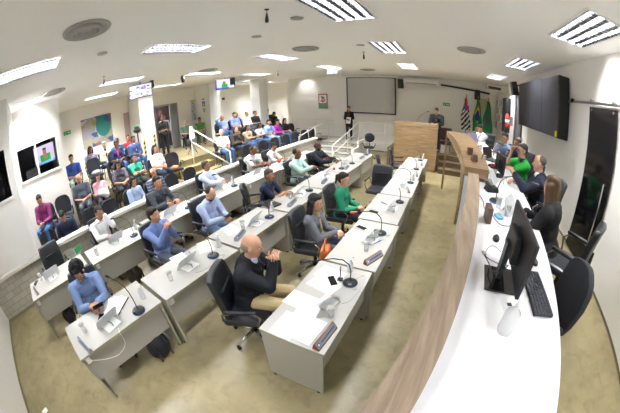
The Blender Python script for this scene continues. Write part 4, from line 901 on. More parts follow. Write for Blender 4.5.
def exitsign(lab,loc,rz):
    t=thing('exit_sign',lab,'sign',loc,R_(rz)); m=MB(); m.b2(0,.012,-.16,.16,-.07,.07); m.build('sign_plate',M_exit,t); m=MB(); m.ell((.014,-.09,.035),(.003,.014,.014)); m.tube([(.014,-.09,.02),(.014,-.085,-.01),(.014,-.11,-.045)],.008); m.tube([(.014,-.085,-.01),(.014,-.055,-.045)],.008); m.b2(.012,.015,-.02,.10,-.012,.012); m.raw([(.0152,.07,.04),(.0152,.13,0),(.0152,.07,-.04)],[(0,1,2)]); m.build('pictogram',M_white,t)
exitsign('green exit sign on the front wall left of the flags',(-.02,12.385,2.52),-90); exitsign('green exit sign on the rear wall left of the big painting',(-10.985,1.75,2.84),0)
t=thing('framed_poster','small red and green framed picture on the front wall left of the screen','picture',(-6.02,12.38,2.38)); m=MB(); m.b2(-.25,.25,-.02,0,-.38,.38); m.build('frame',mat('poster_red','#8a3a34',.6),t); m=MB(); m.b2(-.20,.20,-.025,-.021,-.10,.33); m.build('print',M_paper,t); m=MB(); m.b2(-.25,.25,-.026,-.021,-.38,-.14); m.build('green_band',mat('poster_green','#6f9a80',.6),t)
m=MB()
for k,(x,z) in enumerate(((-.05,.22),(.05,.18),(-.02,.12),(.08,.05),(-.08,.02),(0,-.02))): m.ell((x,-.027,z),(.06,.004,.05),T=SPHL)
m.build('motif',mat('poster_mark','#a8556a',.6),t)
def socket(lab,x,y,z): m=MB(); m.b2(x-.05,x+.05,y-.012,y,z-.07,z+.07); tag(m.build('wall_socket',M_dark,bevel=.003),lab,'socket')
# recess wall behind flags: pale doorway
struct(MB().b2(1.45,1.55,12.35,12.4,.82,3.0).b2(1.45,1.9,12.35,12.4,2.92,3.0).b2(1.55,1.9,12.385,12.4,.82,2.92).build('door_2',mat('cream_door','#cfc7a8',.7)))
# lectern
t=thing('lectern','wide oak lectern block with a horizontal grain front','lectern',(-1.10,9.76,0)); m=MB(); m.b2(-.8,.8,0,.06,0,1.60); m.build('front_panel',M_woodF,t,bevel=.003); m=MB(); m.b2(-.82,.82,-.015,.05,1.60,1.76); m.build('upper_band',M_woodF,t,bevel=.004)
for k in (1,-1): m=MB(); m.b2(k*.8-.03*(k>0),k*.8+.03*(k<0),.06,.20,0,1.70); m.build('side_panel',M_woodF,t)
m=MB(); m.b2(-.79,.79,.05,.30,1.56,1.60); m.build('reading_shelf',M_white,t)
t=thing('lectern_microphone','long thin gooseneck microphone on the lectern','microphone',(-1.1,9.95,1.60)); m=MB(); m.box((0,0,.02),(.12,.08,.04)); m.build('base',M_black,t); m=MB(); m.tube([(0,0,.04),(.02,.02,.25),(.15,.06,.42),(.36,.12,.56)],.006); m.build('gooseneck',M_black,t); m=MB(); m.capE((.36,.12,.56),(.42,.13,.59),.012,.016); m.build('microphone_head',M_black,t)
PB.put('loose papers on the lectern shelf under the speaker\'s hands',(-.62,9.96,1.602),R_(10))
# flags
def flag(lab,x,y,kind):
    t=thing('flag',lab,'flag',(x,y,.82),0,'flags on poles behind the dais'); m=MB(); m.cyl((0,0,0),(0,0,2.15),.016); m.lathe((0,0,0),[(.14,0),(.14,.03),(.03,.06)],16); m.build('pole',M_woodD,t); m=MB(); m.lathe((0,0,2.15),[(.02,0),(.03,.03),(.012,.08),(0,.13)],10); m.build('finial',mat('brass','#b8962e',.3,metal=1),t)
    nu,nv=22,30; m=MB(); vs=[];fs=[];mi=[]
    for j in range(nv+1):
        v=j/nv; wd=.05+.16*min(1,v*1.6)
        for i in range(nu+1):
            u=i/nu; vs.append((-.02+(u-.5)*2*wd+.02*math.sin(9*v),-.04+.045*math.sin(u*16+2*v),2.08-1.35*v))
    def colr(u,v):
        if kind=='sp':
            if v<.22: return 2 if (u+v)<.9 else 0
            if .22<v<.36: return 3 if u<.6 else 2
            return (int((v*1.0+u*.35)*13)%2)
        if kind=='br':
            d=abs(u-.5)*1.1+abs(v-.42)*1.3
            if (u-.5)**2*1.3+(v-.50)**2*3<.09: return 2
            return 1 if d<.42 else 0
        return 1 if (u-.5)**2+(v-.62)**2*2.5<.06 else 0
    for j in range(nv):
        for i in range(nu): a=j*(nu+1)+i; fs.append((a,a+1,a+nu+2,a+nu+1)); mi.append(colr((i+.5)/nu,(j+.5)/nv))
    P={'sp':['#e6e6e6','#17171b','#c8402e','#3d63c0'],'br':['#1f8a4a','#e3c92e','#27389a'],'gr':['#1f7a4c','#5b5468']}[kind]
    m.raw(vs,fs,True); m.m=mi; o=m.build('cloth',[mat('flag_'+c,c,.8) for c in P],t); sd=o.modifiers.new('thickness','SOLIDIFY'); sd.thickness=.006
flag('black and white striped state flag with red and blue canton, leftmost of the three',.86,11.75,'sp'); flag('green flag with a yellow diamond and blue disc, middle of the three',1.40,11.8,'br'); flag('plain green flag with a dark crest, rightmost of the three',1.82,11.5,'gr')
# handrails
def rail(lab,paths,r=.022,group='white tube handrails'):
    t=thing('handrail',lab,'handrail',(0,0,0),0,group)
    for nm,P in paths: m=MB(); m.tube(P,r if nm=='rail' else r*.9); m.build(nm,M_railw,t)
rail('white handrail beside the carpeted stair at the left',[('rail',[(-7.6,5.5,1.93),(-5.85,5.62,1.12)]),('rail',[(-7.6,5.5,1.45),(-5.85,5.62,.70)]),('post',[(-7.6,5.5,.0),(-7.6,5.5,1.93)]),('post',[(-5.85,5.62,0),(-5.85,5.62,1.12)])])
rail('white handrail along the right side of the tiled stair',[('rail',[(-3.98,8.85,.78),(-3.86,11.4,1.40)]),('rail',[(-3.98,8.85,.45),(-3.86,11.4,1.05)]),('post',[(-3.98,8.85,0),(-3.98,8.85,.78)]),('post',[(-3.9,10.2,.3),(-3.9,10.2,1.1)]),('post',[(-3.86,11.4,.45),(-3.86,11.4,1.40)])])
rail('white handrail on the low wall beside the tiled stair',[('rail',[(-5.4,8.9,1.05),(-5.4,10.3,1.3),(-5.4,11.6,1.42)]),('post',[(-5.4,8.9,.83),(-5.4,8.9,1.05)]),('post',[(-5.4,10.25,.83),(-5.4,10.25,1.3)]),('post',[(-5.4,11.6,.6),(-5.4,11.6,1.42)])])
rail('white horizontal guard rails in front of the front wall at the left',[('rail',[(-7.5,12.2,1.50),(-5.4,12.2,1.42)]),('rail',[(-7.5,12.2,1.25),(-5.4,12.2,1.2)]),('rail',[(-7.5,12.2,1.0),(-5.4,12.2,.98)]),('post',[(-7.5,12.2,.40),(-7.5,12.2,1.5)]),('post',[(-6.4,12.2,.60),(-6.4,12.2,1.46)]),('post',[(-5.4,12.2,.6),(-5.4,12.2,1.42)])],.016)
rail('white horizontal guard rails between the tiled stair and the lectern',[('rail',[(-3.86,11.5,1.42),(-1.95,11.5,1.50)]),('rail',[(-3.6,11.5,1.0),(-1.95,11.5,1.02)]),('rail',[(-3.6,11.5,.55),(-1.95,11.5,.55)]),('post',[(-3.6,11.5,0),(-3.6,11.5,1.42)]),('post',[(-2.65,11.5,0),(-2.65,11.5,1.46)]),('post',[(-1.97,11.5,0),(-1.97,11.5,1.5)])],.016)
# painting and rear wall things
t=thing('painting','large abstract painting with a teal shape on the rear wall','painting',(-10.97,3.11,2.56)); m=MB(); m.b2(-.03,0,-.73,.73,-.60,.60); m.build('canvas_frame',M_wallw,t)
m=MB(); rq=random.Random(11); seeds=[(rq.random(),rq.random(),rq.choice([0,0,0,1,1,2,3,4,5,6])) for _ in range(46)]; N1,N2=44,36; vs=[(.003,-.71+1.42*i/N1,-.58+1.16*j/N2) for j in range(N2+1) for i in range(N1+1)]; fs=[];mi=[]
for j in range(N2):
    for i in range(N1):
        u,v=(i+.5)/N1,(j+.5)/N2; a=j*(N1+1)+i; fs.append((a,a+1,a+N1+2,a+N1+1))
        if ((u-.72)/.25)**2+((v-.66)/.40)**2<1: k=7 if (u-.9)**2+(v-.85)**2>.02 else 3
        elif u<.3 and v<.65+.1*math.sin(9*u): k=0 if v>.3 else 1
        else: k=min(seeds,key=lambda s:(s[0]-u)**2+(s[1]-v)**2)[2]
        mi.append(k)
m.raw(vs,fs); m.m=mi; m.build('painted_canvas',[mat('paint_'+c,'#'+c,.7) for c in ('9b98a0','aaa28c','8486a6','40598c','bdbcc4','a8935a','8d6260','2b7f7a')],t)
struct(MB().b2(-11.08,-11.04,4.42,5.15,.88,3.0).build('door_3',mat('pinkish_glass','#b7a3a0',.3))); m=MB(); m.b2(-11.03,-11.0,4.74,4.82,.88,3.0); tag(m.build('door_pull_strip',mat('strip_red','#9c3a34',.5)),'tall red vertical strip on the pink glass door behind the left audience','strip')
struct(MB().b2(-11.05,-10.97,6.0,6.06,.88,3.0).b2(-11.05,-10.97,7.24,7.3,.88,3.0).b2(-11.05,-10.97,6.0,7.3,2.95,3.02).build('door_4',M_steel)); struct(MB().b2(-11.04,-10.98,6.85,7.24,.88,2.95).build('window_1',mat('frosted_pane','#8c8c92',.25)))
t=thing('corridor_banner','tall brown and black banner in the corridor behind the doorway','banner',(-12.3,7.25,.9)); m=MB()
rq=random.Random(8)
m.mi(0).b2(-.02,0,-.95,.95,0,2.3)
for k in range(16): y=-.9+rq.random()*1.5; z=.1+rq.random()*1.7; m.mi(1+k%3).b2(0,.004+.0005*k,y,y+.2,z,z+.28)
m.build('banner_print',[mat('ban0','#3a2c28',.6),mat('ban1','#7a4c3a',.6),mat('ban2','#5c3f3a',.6),mat('ban3','#1c1a1c',.6)],t)
t=thing('poster','narrow pale poster with a yellow top on the rear wall','poster',(-10.99,8.28,2.55)); m=MB(); m.mi(0).b2(0,.01,-.16,.16,-.55,.50); m.mi(1).b2(.0101,.012,-.16,.16,.42,.50); rq=random.Random(6)
for k in range(9): y=-.13+rq.random()*.16; z=-.5+.1*k; m.mi(2+k%2).b2(.0101,.013,y,y+.1,z,z+.06)
m.build('print',[mat('po0','#c9cbd2',.7),mat('po1','#c8d040',.7),mat('po2','#7a80a8',.7),mat('po3','#a8a0b4',.7)],t)
t=thing('wall_sign','pair of small blue pictogram signs on the pillar','sign',(-10.35,8.44,2.72),R_(-90)); m=MB(); m.mi(0).b2(0,.008,-.11,.11,.24,.29); m.b2(0,.008,-.10,.10,-.10,.16).b2(0,.008,-.06,.06,-.38,-.20); m.mi(1).ell((.01,0,.08),(.003,.02,.02)); m.b2(.008,.011,-.035,.035,-.06,.045); m.b2(.008,.011,-.03,.03,-.34,-.26); m.build('sign_plate',[mat('sign_blue','#3f5596',.5),M_white],t)
def tape(lab,x,y,z0,z1,w=.09):
    t=thing('hazard_tape',lab,'tape',(x,y,0),0,'yellow and black hazard tape on the pillars'); m=MB(); n=int((z1-z0)/.09); 
    for k in range(n): m.mi(k%2).raw([(.002,-w/2,z0+k*.09),(.002,w/2,z0+k*.09+.05),(.002,w/2,z0+k*.09+.14),(.002,-w/2,z0+k*.09+.09)],[(0,1,2,3)])
    m.build('strip',[M_yellow,M_black],t)
tape('black and yellow hazard tape on the pillar beside the standing woman, left strip',-9.9,4.78,.9,1.75); tape('black and yellow hazard tape on the pillar beside the standing woman, right strip',-9.9,5.28,.9,1.85); tape('black and yellow hazard tape on the pillar behind the white-shirted man',-9.9,9.08,.9,2.05,.11); tape('black and yellow hazard tape on the pillar at the right audience',-8.19,10.7,1.9,2.25,.08)
m=MB(); m.b2(-10.999,-10.985,10.3,10.5,2.85,2.98); tag(m.build('wall_plate',M_dark),'small dark plate on the recessed wall behind the right audience','plate')
t=thing('floor_stand','black stand with a teal cap beside the red strip','stand',(-9.5,4.34,.88)); m=MB(); m.cyl((0,0,0),(0,0,1.25),.025); m.lathe((0,0,0),[(.18,0),(.18,.03),(.02,.05)],14); m.build('pole',M_black,t); m=MB(); m.ell((0,0,1.3),(.14,.16,.10)); m.build('lamp_head',M_black,t); m=MB(); m.ell((0,0,1.42),(.10,.12,.07)); m.build('cap',mat('teal_cloth','#1f6a58',.7),t)
t=thing('tripod_stand','thin chrome tripod stand with a white cloth on the landing','stand',(-8.35,6.1,.88)); m=MB()
for k in range(3): a=2*math.pi*k/3; m.tube([(0,0,.35),(.25*math.cos(a),.25*math.sin(a),0)],.012)
m.build('tripod_legs',M_steel,t); m=MB(); m.cyl((0,0,.3),(0,0,1.1),.014); m.build('pole',M_steel,t); m=MB(); m.box((0,0,.8),(.06,.26,.5),taper=.7); m.build('cloth',M_white,t,bevel=.02)
# control room windows
def window(nm,x,y0,y1,z0,z1,post=None):
    f=MB(); w=.05; f.b2(x-.06,x+.03,y0-w,y0,z0-w,z1+w).b2(x-.06,x+.03,y1,y1+w,z0-w,z1+w).b2(x-.06,x+.03,y0,y1,z1,z1+w).b2(x-.06,x+.03,y0,y1,z0-w,z0)
    if post: f.b2(x-.05,x+.01,post-.025,post+.025,z0,z1)
    o=struct(f.build(nm,M_wallw,bevel=.004)); p=MB(); p.b2(x-.03,x-.025,y0,y1,z0,z1); g=p.build('glass_pane',mat('window_glass','#101214',.02,alpha=.10),o); return o
window('window_2',WX,-.40,.78,2.0,2.74,.16); window('window_3',-5.38,-1.84,-.59,2.0,2.82)
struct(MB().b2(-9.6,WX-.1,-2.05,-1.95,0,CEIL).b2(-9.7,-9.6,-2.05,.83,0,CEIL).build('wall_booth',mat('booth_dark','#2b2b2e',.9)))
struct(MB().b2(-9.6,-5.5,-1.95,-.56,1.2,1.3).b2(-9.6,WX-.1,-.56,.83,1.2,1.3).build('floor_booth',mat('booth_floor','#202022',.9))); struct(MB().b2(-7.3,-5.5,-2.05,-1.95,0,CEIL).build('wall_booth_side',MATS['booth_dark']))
t=thing('booth_monitor','bright monitor in the control room showing a man in a green polo','monitor',(-7.62,.42,2.42),R_(-12)); m=MB(); m.b2(-.03,0,-.34,.34,-.25,.25); m.build('casing',M_black,t)
sc=MB(); L=[(0,0,1,1,0),(.28,.0,.80,.50,1),(.44,.5,.62,.80,2),(.45,.25,.62,.48,2),(.0,.0,1,.12,3),(.44,.74,.62,.84,4)]
for n_,(a,b,c,d,i) in enumerate(L): sc.mi(i).b2(.0,.002+.0006*n_,(a-.5)*.64,(c-.5)*.64,(b-.5)*.46,(d-.5)*.46)
sc.build('screen',[mat('screenb_'+c,'#'+c,.3,emit='#'+c,estr=.2) for c in ('c4b8d4','1fa048','a06858','6fa0d8','2a2020')],t)
t=thing('booth_desk_gear','dark equipment rack in the control room behind the first window','rack',(-6.2,-1.3,1.3)); m=MB(); m.b2(-.3,.3,-.5,.5,0,1.2); m.build('rack_case',M_black,t,bevel=.01); m=MB(); m.b2(.301,.31,-.35,.1,.35,.7); m.build('screen_panel',mat('rack_pale','#8f8d96',.5),t)
t=thing('office_printer','pale office machine behind the studio window','printer',(-7.75,-.05,1.3)); m=MB(); m.box((0,0,.45),(.35,.4,.9)); m.build('machine_case',mat('machine_grey','#4c4c52',.6),t,bevel=.02)
# white paper scrap at the bottom left
m=MB(); m.box((0,0,.01),(.07,.11,.02)); tag(m.build('paper_box',M_white,bevel=.004,loc=(-2.80,-1.58,0),rotz=.2),'small white box on the floor at the bottom left','box')
# ================================================================ people at the council desks
G='people at the council desks'
def seat(P,x,y,rz,lab,zf=0.): return P.put(lab,(x,y,zf),R_(rz))
def PD(lab,x,y,rz,cx,cy,crz,chl,**k):
    seat(DC,cx+.11*math.cos(R_(crz)),cy+.11*math.sin(R_(crz)),crz,chl); return person(lab,(x,y),rz,group=G,**k)
shirtblue='#7f97c8'
# A0 bald man in suit
r,i=PD('bald man in a dark navy suit with hands clasped before his chin',-1.72,1.60,22,-1.72,1.42,30,'black office chair under the bald man in the dark suit',lean=8,head=(10,12),arms=[(.33,.03,.98),(.33,-.03,.98)],top='#0d111c',jacket=True,shirt='#b9c7e0',pants=M_khaki,skin=M_skinA,hair='ring',hmat=mat('hair_stubble','#a58a78',.7),voxel=.009,fat=1.12,curl=45,s=1.04)
# A1 woman cardigan
PD('woman with long dark hair in a grey cardigan over a beige top, hands joined',-1.66,2.97,8,-1.74,2.97,8,'black office chair under the woman in the grey cardigan',lean=2,head=(-8,8),arms=[(.36,.03,.74),(.36,-.03,.74)],top='#5d6068',shirt='#b79c74',sleeve='long',pants=M_greypants,skin=M_skinA,hair='long',voxel=.010,female=True,curl=45)
PD('woman with a ponytail and glasses in a bright green sweater',-1.68,4.10,5,-1.76,4.10,5,'black office chair under the woman in the green sweater',lean=0,head=(-5,5),arms='lap',top='#13805f',pants=M_blackpants,skin=M_skinA,hair='ponytail',hmat=M_hbrown,glasses=True,voxel=.010,female=True)
# B0
PD('curly-haired person with glasses in a blue denim shirt looking at a phone',-3.24,.17,-8,-3.30,.17,-8,'black office chair under the curly-haired person in denim',lean=6,head=(-5,30),arms=[(.44,.07,.83),(.42,-.06,.82)],top='#6e84ae',collar='#647ba8',pants=M_jeans,skin=M_skinB,hair='curly',glasses=True,voxel=.009,curl=35)
PH.put('black phone in the hands of the curly-haired person',(-2.66,.15,.86),R_(-8))
PD('man with short dark hair in a blue shirt, hands clasped at his chest, looking right',-3.52,1.62,8,-3.58,1.62,8,'black office chair under the man in the blue shirt with clasped hands',lean=-6,head=(32,2),arms=[(.28,.04,.98),(.28,-.04,.98)],top='#6a7fb2',collar='#6076ac',pants=M_greypants,skin=M_skinA,hair='short',hmat=M_hbrown,voxel=.010,curl=50,fat=1.12)
PD('balding bearded man in a pale blue checked shirt looking down at a phone',-3.50,2.66,5,-3.58,2.66,5,'black office chair under the bearded man in the pale shirt',lean=3,head=(5,32),arms=[(.40,.06,.74),(.38,-.06,.74)],topmat=plaid('shirt_pale_check','#a9b6d6','#8d9cc4',45,.8,True,True),collar='#a9b6d6',pants=M_ljeans,skin=M_skinA,hair='thin',hmat=M_hbrown,beard=True,voxel=.010,curl=40,fat=1.1)
PH.put('black phone in the hands of the balding bearded man',(-3.05,2.70,.775),R_(5))
PD('grey-haired man in a navy polo shirt with forearms on the desk',-3.18,3.84,12,-3.30,3.62,40,'black office chair turned aside behind the man in the navy polo',lean=13,head=(-8,2),arms=[(.50,.02,.79),(.46,.02,.80)],top='#14203e',sleeve='short',collar='#1b2848',pants=M_jeans,skin=M_skinB,hair='short',hmat=M_hgrey,voxel=.010,fat=1.08)
PD('man with very short hair in a mint green shirt, hands together',-3.42,5.48,0,-3.50,5.48,0,'black office chair under the man in the mint shirt',lean=-2,head=(14,3),arms=[(.40,.03,.84),(.40,-.03,.84)],top='#aecbc2',collar='#a4c0b8',pants=M_greypants,skin=M_skinC,hair='thin',voxel=.012,fat=1.15,s=1.05,curl=45)
PD('bald bearded man in a dark navy blazer over a pale shirt, leaning back',-3.36,6.55,-5,-3.46,6.55,-5,'black office chair under the bald man in the navy blazer',lean=-8,head=(12,5),arms=[(.42,.12,.80),(.42,-.10,.79)],top='#0f1322',jacket=True,shirt='#b5a6bc',pants=M_blackpants,skin=M_skinD,hair='ring',beard=True,voxel=.012,s=1.05)
CH='black office chair under '
PD('man in a white long-sleeved shirt holding his forehead with one hand',-4.97,1.06,3,-5.0,1.06,0,CH+'the man holding his forehead',lean=5,head=(15,15),arms=[(.26,.06,1.10),(.46,-.08,.80)],top='#dfe0e4',collar='#dfe0e4',pants=M_greypants,skin=M_skinB,hair='short',voxel=.011,curl=20)
PD('young man in a dark grey jacket with a blue lanyard',-4.97,2.50,5,-5.0,2.50,0,CH+'the young man in the dark grey jacket',lean=4,head=(5,4),arms=[(.44,.14,.80),(.42,-.12,.80)],top='#3b4048',pants=M_greypants,skin=M_skinB,hair='short',lanyard=True,voxel=.011,s=1.07)
PD('grey-haired man leaning back in a white shirt with blue stripes',-4.94,3.92,8,-5.0,3.92,0,CH+'the grey-haired man leaning back',lean=-4,head=(18,-6),arms=[(.42,.03,.82),(.44,-.06,.80)],topmat=plaid('shirt_white_stripe','#cfd6ea','#a9b6dc',40,.8,True),collar='#d8dcec',pants=M_greypants,skin=M_skinB,hair='short',hmat=M_hgrey,voxel=.011,fat=1.15,s=1.03)
PD('man with shaved head in a white polo looking down at the desk',-4.95,5.50,5,-5.0,5.50,0,CH+'the man in the white polo',lean=4,head=(5,28),arms=[(.46,.12,.79),(.46,-.10,.79)],top='#dcdcda',sleeve='short',collar='#cfcfd2',pants=M_greypants,skin=M_skinC,hair='thin',voxel=.011,s=1.07)
PD('dark-haired woman in a white blouse looking down at the desk',-4.95,6.48,3,-5.0,6.48,0,CH+'the woman in the white blouse',lean=4,head=(5,26),arms=[(.44,.08,.79),(.44,-.08,.79)],top='#e3e2e2',sleeve='three',pants=M_blackpants,skin=M_skinB,hair='bun',voxel=.011,female=True)
m=MB(); m.box((0,0,.03),(.07,.16,.06)); tag(m.build('red_pouch',M_red,None,bevel=.015,loc=(-4.42,6.15,TZ),rotz=.3),'small red pouch on the desk of the woman in the white blouse','pouch')
m=MB(); m.box((0,0,.02),(.06,.12,.04)); tag(m.build('red_pouch',M_red,None,bevel=.01,loc=(-2.66,5.99,TZ),rotz=.5),'small red object on the desk of the bald man in the blazer','pouch')
# empty office chairs
seat(DC,-4.86,-.16,5,'empty black office chair at the far-left desk')
seat(DC,-1.42,5.72,-92,'large empty black office chair in the middle, turned towards the camera'); seat(DC,-1.50,6.95,15,'empty black office chair behind the large middle one, half hidden'); seat(DC,-1.42,8.2,10,'empty black office chair nearest the lectern')
def task_chair():
    t=thing('task_chair','black swivel chair with a small round backrest by the tiled stair','chair',(-3.15,10.7,0),R_(-80)); m=MB(); m.lathe((0,0,.44),[(0,0),(.21,.01),(.23,.04),(.2,.07),(0,.075)],20); m.build('seat',M_fabric,t)
    m=MB(); m.ell((-.24,0,.86),(.05,.22,.20)); m.build('backrest',M_fabric,t); m=MB(); m.tube([(-.05,0,.44),(-.26,0,.46),(-.27,0,.8)],.018); m.cyl((0,0,.44),(0,0,.1),.025); m.build('column',M_black,t)
    for k in (1,-1): m=MB(); m.tube([(-.1,.2*k,.46),(-.1,.27*k,.64),(.1,.27*k,.64)],.016); m.build('armrest',M_black,t)
    m=MB()
    for k in range(5): a=2*math.pi*k/5; m.tube([(0,0,.12),(.27*math.cos(a),.27*math.sin(a),.06)],.018)
    m.build('star_base',M_black,t)
    for k in range(5): a=2*math.pi*k/5; m=MB(); m.ell((.27*math.cos(a),.27*math.sin(a),.03),(.03,.03,.03)); m.build('castor',M_blackr,t)
task_chair()
# ---------------------------------------------------------------- dais
D=.82; G='people seated at the dais'
def PDs(lab,x,y,rz,chl,**k):
    cp=k.pop('chair',None) or (x+.06*math.cos(R_(rz+180)),y+.06*math.sin(R_(rz+180)))
    seat(DC,cp[0],cp[1],rz,chl,D); return person(lab,(x,y),rz,D,group=G,**k)
r,i=PDs('woman with long light brown hair in a black jacket at the dais, seen from behind',1.29,2.42,138,CH+'the woman in the black jacket on the dais',lean=12,head=(-20,6),arms=[(.40,.16,.80),(.36,.10,.81)],top='#0f0f12',jacket=True,pants=M_blackpants,skin=M_skinA,hair='long',hmat=M_hlight,voxel=.010,female=True,s=.98,chair=(1.50,2.27))
PDs('balding man in a navy suit with a white collar at the dais, hand raised',1.52,3.62,168,CH+'the balding man in the navy suit on the dais',lean=6,head=(-5,5),arms=[(.46,.10,.92),(.42,-.12,.80)],top='#141a30',jacket=True,shirt='#e6e6ea',collar='#e6e6ea',pants=M_blackpants,skin=M_skinA,hair='thin',hmat=M_hgrey,voxel=.010,s=1.0,fat=1.1)
PDs('man with short grey hair and glasses in a bright green polo speaking into a microphone',1.50,4.62,188,CH+'the man in the bright green polo',lean=4,head=(5,4),arms=[(.48,-.10,.80),(.28,-.03,1.10)],top='#1fa53c',sleeve='short',collar='#17181c',pants=M_jeans,skin=M_skinA,hair='short',hmat=M_hgrey,glasses=True,voxel=.010,s=1.0,curl=45)
t=thing('handheld_microphone','black handheld microphone held by the man in the green polo','microphone',(1.20,4.50,1.97),R_(200)); m=MB(); m.cap((-.02,0,-.06),(-.09,0,.02),.014,.016); m.build('handle',M_black,t); m=MB(); m.ell((-.10,0,.035),(.026,.026,.026)); m.build('mesh_head',M_vent,t)
PDs('grey-haired older man in a dark suit seated behind the man in the green polo',1.68,5.72,205,CH+'the grey-haired older man in a dark suit',lean=3,head=(10,6),arms='desk',top='#161b2e',jacket=True,shirt='#aab4cc',pants=M_blackpants,skin=M_skinB,hair='short',hmat=M_hgrey,voxel=.012,s=1.0)
PDs('black-haired man with glasses in a grey-blue shirt at the dais',1.55,6.45,215,CH+'the man in the grey-blue shirt',lean=5,head=(10,10),arms='desk',top='#5e6a80',sleeve='short',collar='#5e6a80',pants=M_jeans,skin=M_skinB,hair='short',glasses=True,voxel=.012,s=1.0)
PDs('man in a white shirt leaning on his hand at the far end of the dais',1.20,8.40,215,CH+'the man in white at the far end of the dais',lean=10,head=(10,24),arms=[(.44,-.05,.80),(.34,.02,1.05)],top='#e2e2e4',sleeve='short',pants=M_greypants,skin=M_skinB,hair='short',hmat=M_hbrown,voxel=.013,s=1.0)
seat(AC,.93,1.42,178,'empty rounded black chair tucked under the near end of the dais',D)
# lectern speaker, brown chair
person('man in a black suit with a tie reading at the lectern',(-.36,10.18),-100,.70,pose='stand',lean=4,head=(0,28),arms=[(.36,.12,1.08),(.36,-.12,1.08)],top='#0c0c10',jacket=True,shirt='#d8dae4',tie='#4a2a34',pants=M_blackpants,skin=M_skinA,hair='short',voxel=.013,s=1.0,group='standing people')
t=thing('armchair','dark brown leather chair between the lectern and the dais steps','chair',(-.0,10.95,.61),R_(-90)); m=MB(); m.box((0,0,.40),(.5,.5,.12)); m.build('seat',M_brownl,t,bevel=.04); m=MB(); m.box((-.24,0,.60),(.10,.5,.7)); m.build('backrest',M_brownl,t,bevel=.04)
for sx in (.2,-.2):
    for sy in (.2,-.2): m=MB(); m.cyl((sx,sy,.36),(sx,sy,0),.018); m.build('leg',M_woodD,t)
# standing people
person('woman in a black cardigan and dark red top standing below the projection screen',(-4.42,11.75),-70,.6,pose='stand',head=(5,5),arms=[(.22,.04,1.02),(.22,-.04,1.0)],top='#111015',shirt='#8c3a34',pants=M_blackpants,skin=M_skinA,hair='bun',voxel=.014,female=True,s=.93,group='standing people',curl=45)
PP.put('white papers held by the woman below the projection screen',(-4.36,11.52,1.50),0).rotation_euler=(R_(70),0,0)
person('woman in a black outfit standing in front of the rear doorway',(-9.65,5.62),-35,.88,pose='stand',head=(0,8),arms=[(.24,.03,1.05),(.24,-.03,1.07)],top='#17171c',sleeve='short',pants=M_blackpants,skin=M_skinC,hair='bun',voxel=.014,female=True,s=1.0,group='standing people',curl=45)
person('person in a white shirt standing in the corridor beyond the doorway',(-11.7,6.9),-20,.88,pose='stand',arms='side',top='#cfd3dc',pants=M_greypants,skin=M_skinB,voxel=.018,s=1.0,group='standing people')
# ---------------------------------------------------------------- audience
G='people in the audience seats'
def PA(who,x,y,rz,zf,chl=None,**k):
    seat(AC,x-.05*math.cos(R_(rz)),y-.05*math.sin(R_(rz)),rz,chl or 'black audience chair under the '+short(who,10),zf)
    return person(who[0].lower()+who[1:],(x,y),rz,zf,group=G,voxel=k.pop('voxel',.015),**k)
PA('man in a purple plaid shirt and jeans at the far left of the audience',-6.76,0.0,-25,.40,arms='lap',head=(0,25),topmat=plaid('shirt_purple','#8a2a68','#5a1a4a',22,.75,True,True),pants=M_jeans,skin=M_skinB)
PA('man in a navy t-shirt bending over his knee, front row at the left',-6.22,.45,-10,0,arms='lap',head=(0,35),lean=14,top='#1c2440',sleeve='short',pants=M_jeans,skin=M_skinB)
PA('bald man in a dark grey t-shirt with a pale print',-7.15,1.25,-10,.40,arms='lap',head=(0,10),top='#454c5a',sleeve='short',pants=M_greypants,skin=M_skinB,hair='bald',fat=1.15,apron=1)
PA('small girl in a pink top with a white cloth on her lap',-7.12,1.80,-8,.40,arms='lap',head=(0,20),top='#d8a6b4',sleeve='three',pants=M_greypants,skin=M_skinA,hair='bob',hmat=M_hbrown,s=.88,female=True)
PA('woman in a dark floral sleeveless top looking down at her hands',-7.15,2.48,-5,.40,arms='lap',head=(0,25),topmat=plaid('top_floral','#2a2a34','#7a7484',30,.7,True,True),sleeve='short',pants=M_blackpants,skin=M_skinB,hair='bob',female=True)
PA('woman in a turquoise t-shirt with folded arms',-7.15,3.02,0,.40,arms='fold',head=(5,5),top='#2fa080',sleeve='short',pants=M_blackpants,skin=M_skinB,hair='bun',female=True)
PA('woman in a white t-shirt leaning back beside the empty armchair',-7.15,3.80,5,.40,arms='lap',head=(10,-4),lean=-6,top='#e4e2e2',sleeve='short',pants=mat('navy_pants','#232a40',.8),skin=M_skinB,hair='bob',hmat=M_hblack,s=1.05,female=True,fat=1.1)
PA('dark-haired woman in a light blue shirt in the front row',-6.18,2.45,10,0,arms='lap',head=(5,10),top='#a6b8da',pants=M_greypants,skin=M_skinB,hair='bob',female=True)
PA('bald man in a grey striped polo in the front row by the low wall',-6.15,3.08,0,0,arms='lap',head=(5,0),topmat=plaid('polo_stripe','#4a5266','#7c8aa2',14,.7,False),sleeve='short',collar='#3c4458',pants=M_greypants,skin=M_skinB,hair='bald',fat=1.1,s=1.03)
PA('man in a royal blue shirt and pale trousers beside the studio window',-8.12,1.30,-10,.88,arms='lap',head=(0,5),top='#24408a',sleeve='short',pants=mat('pale_trousers','#a9bdae',.8),skin=M_skinB)
PA('man in a patterned dark shirt in the back row under the painting',-9.15,2.22,-5,.88,arms='lap',head=(0,8),topmat=plaid('shirt_pattern','#58586a','#9a94a4',18,.6,True,True),pants=M_jeans,skin=M_skinC,hair='bob')
PA('woman in a cream jacket in the back row under the painting',-9.15,2.78,0,.88,arms='lap',head=(5,5),top='#d9d3b0',shirt='#20242c',pants=M_greypants,skin=M_skinA,hair='short',hmat=M_hwhite,female=True)
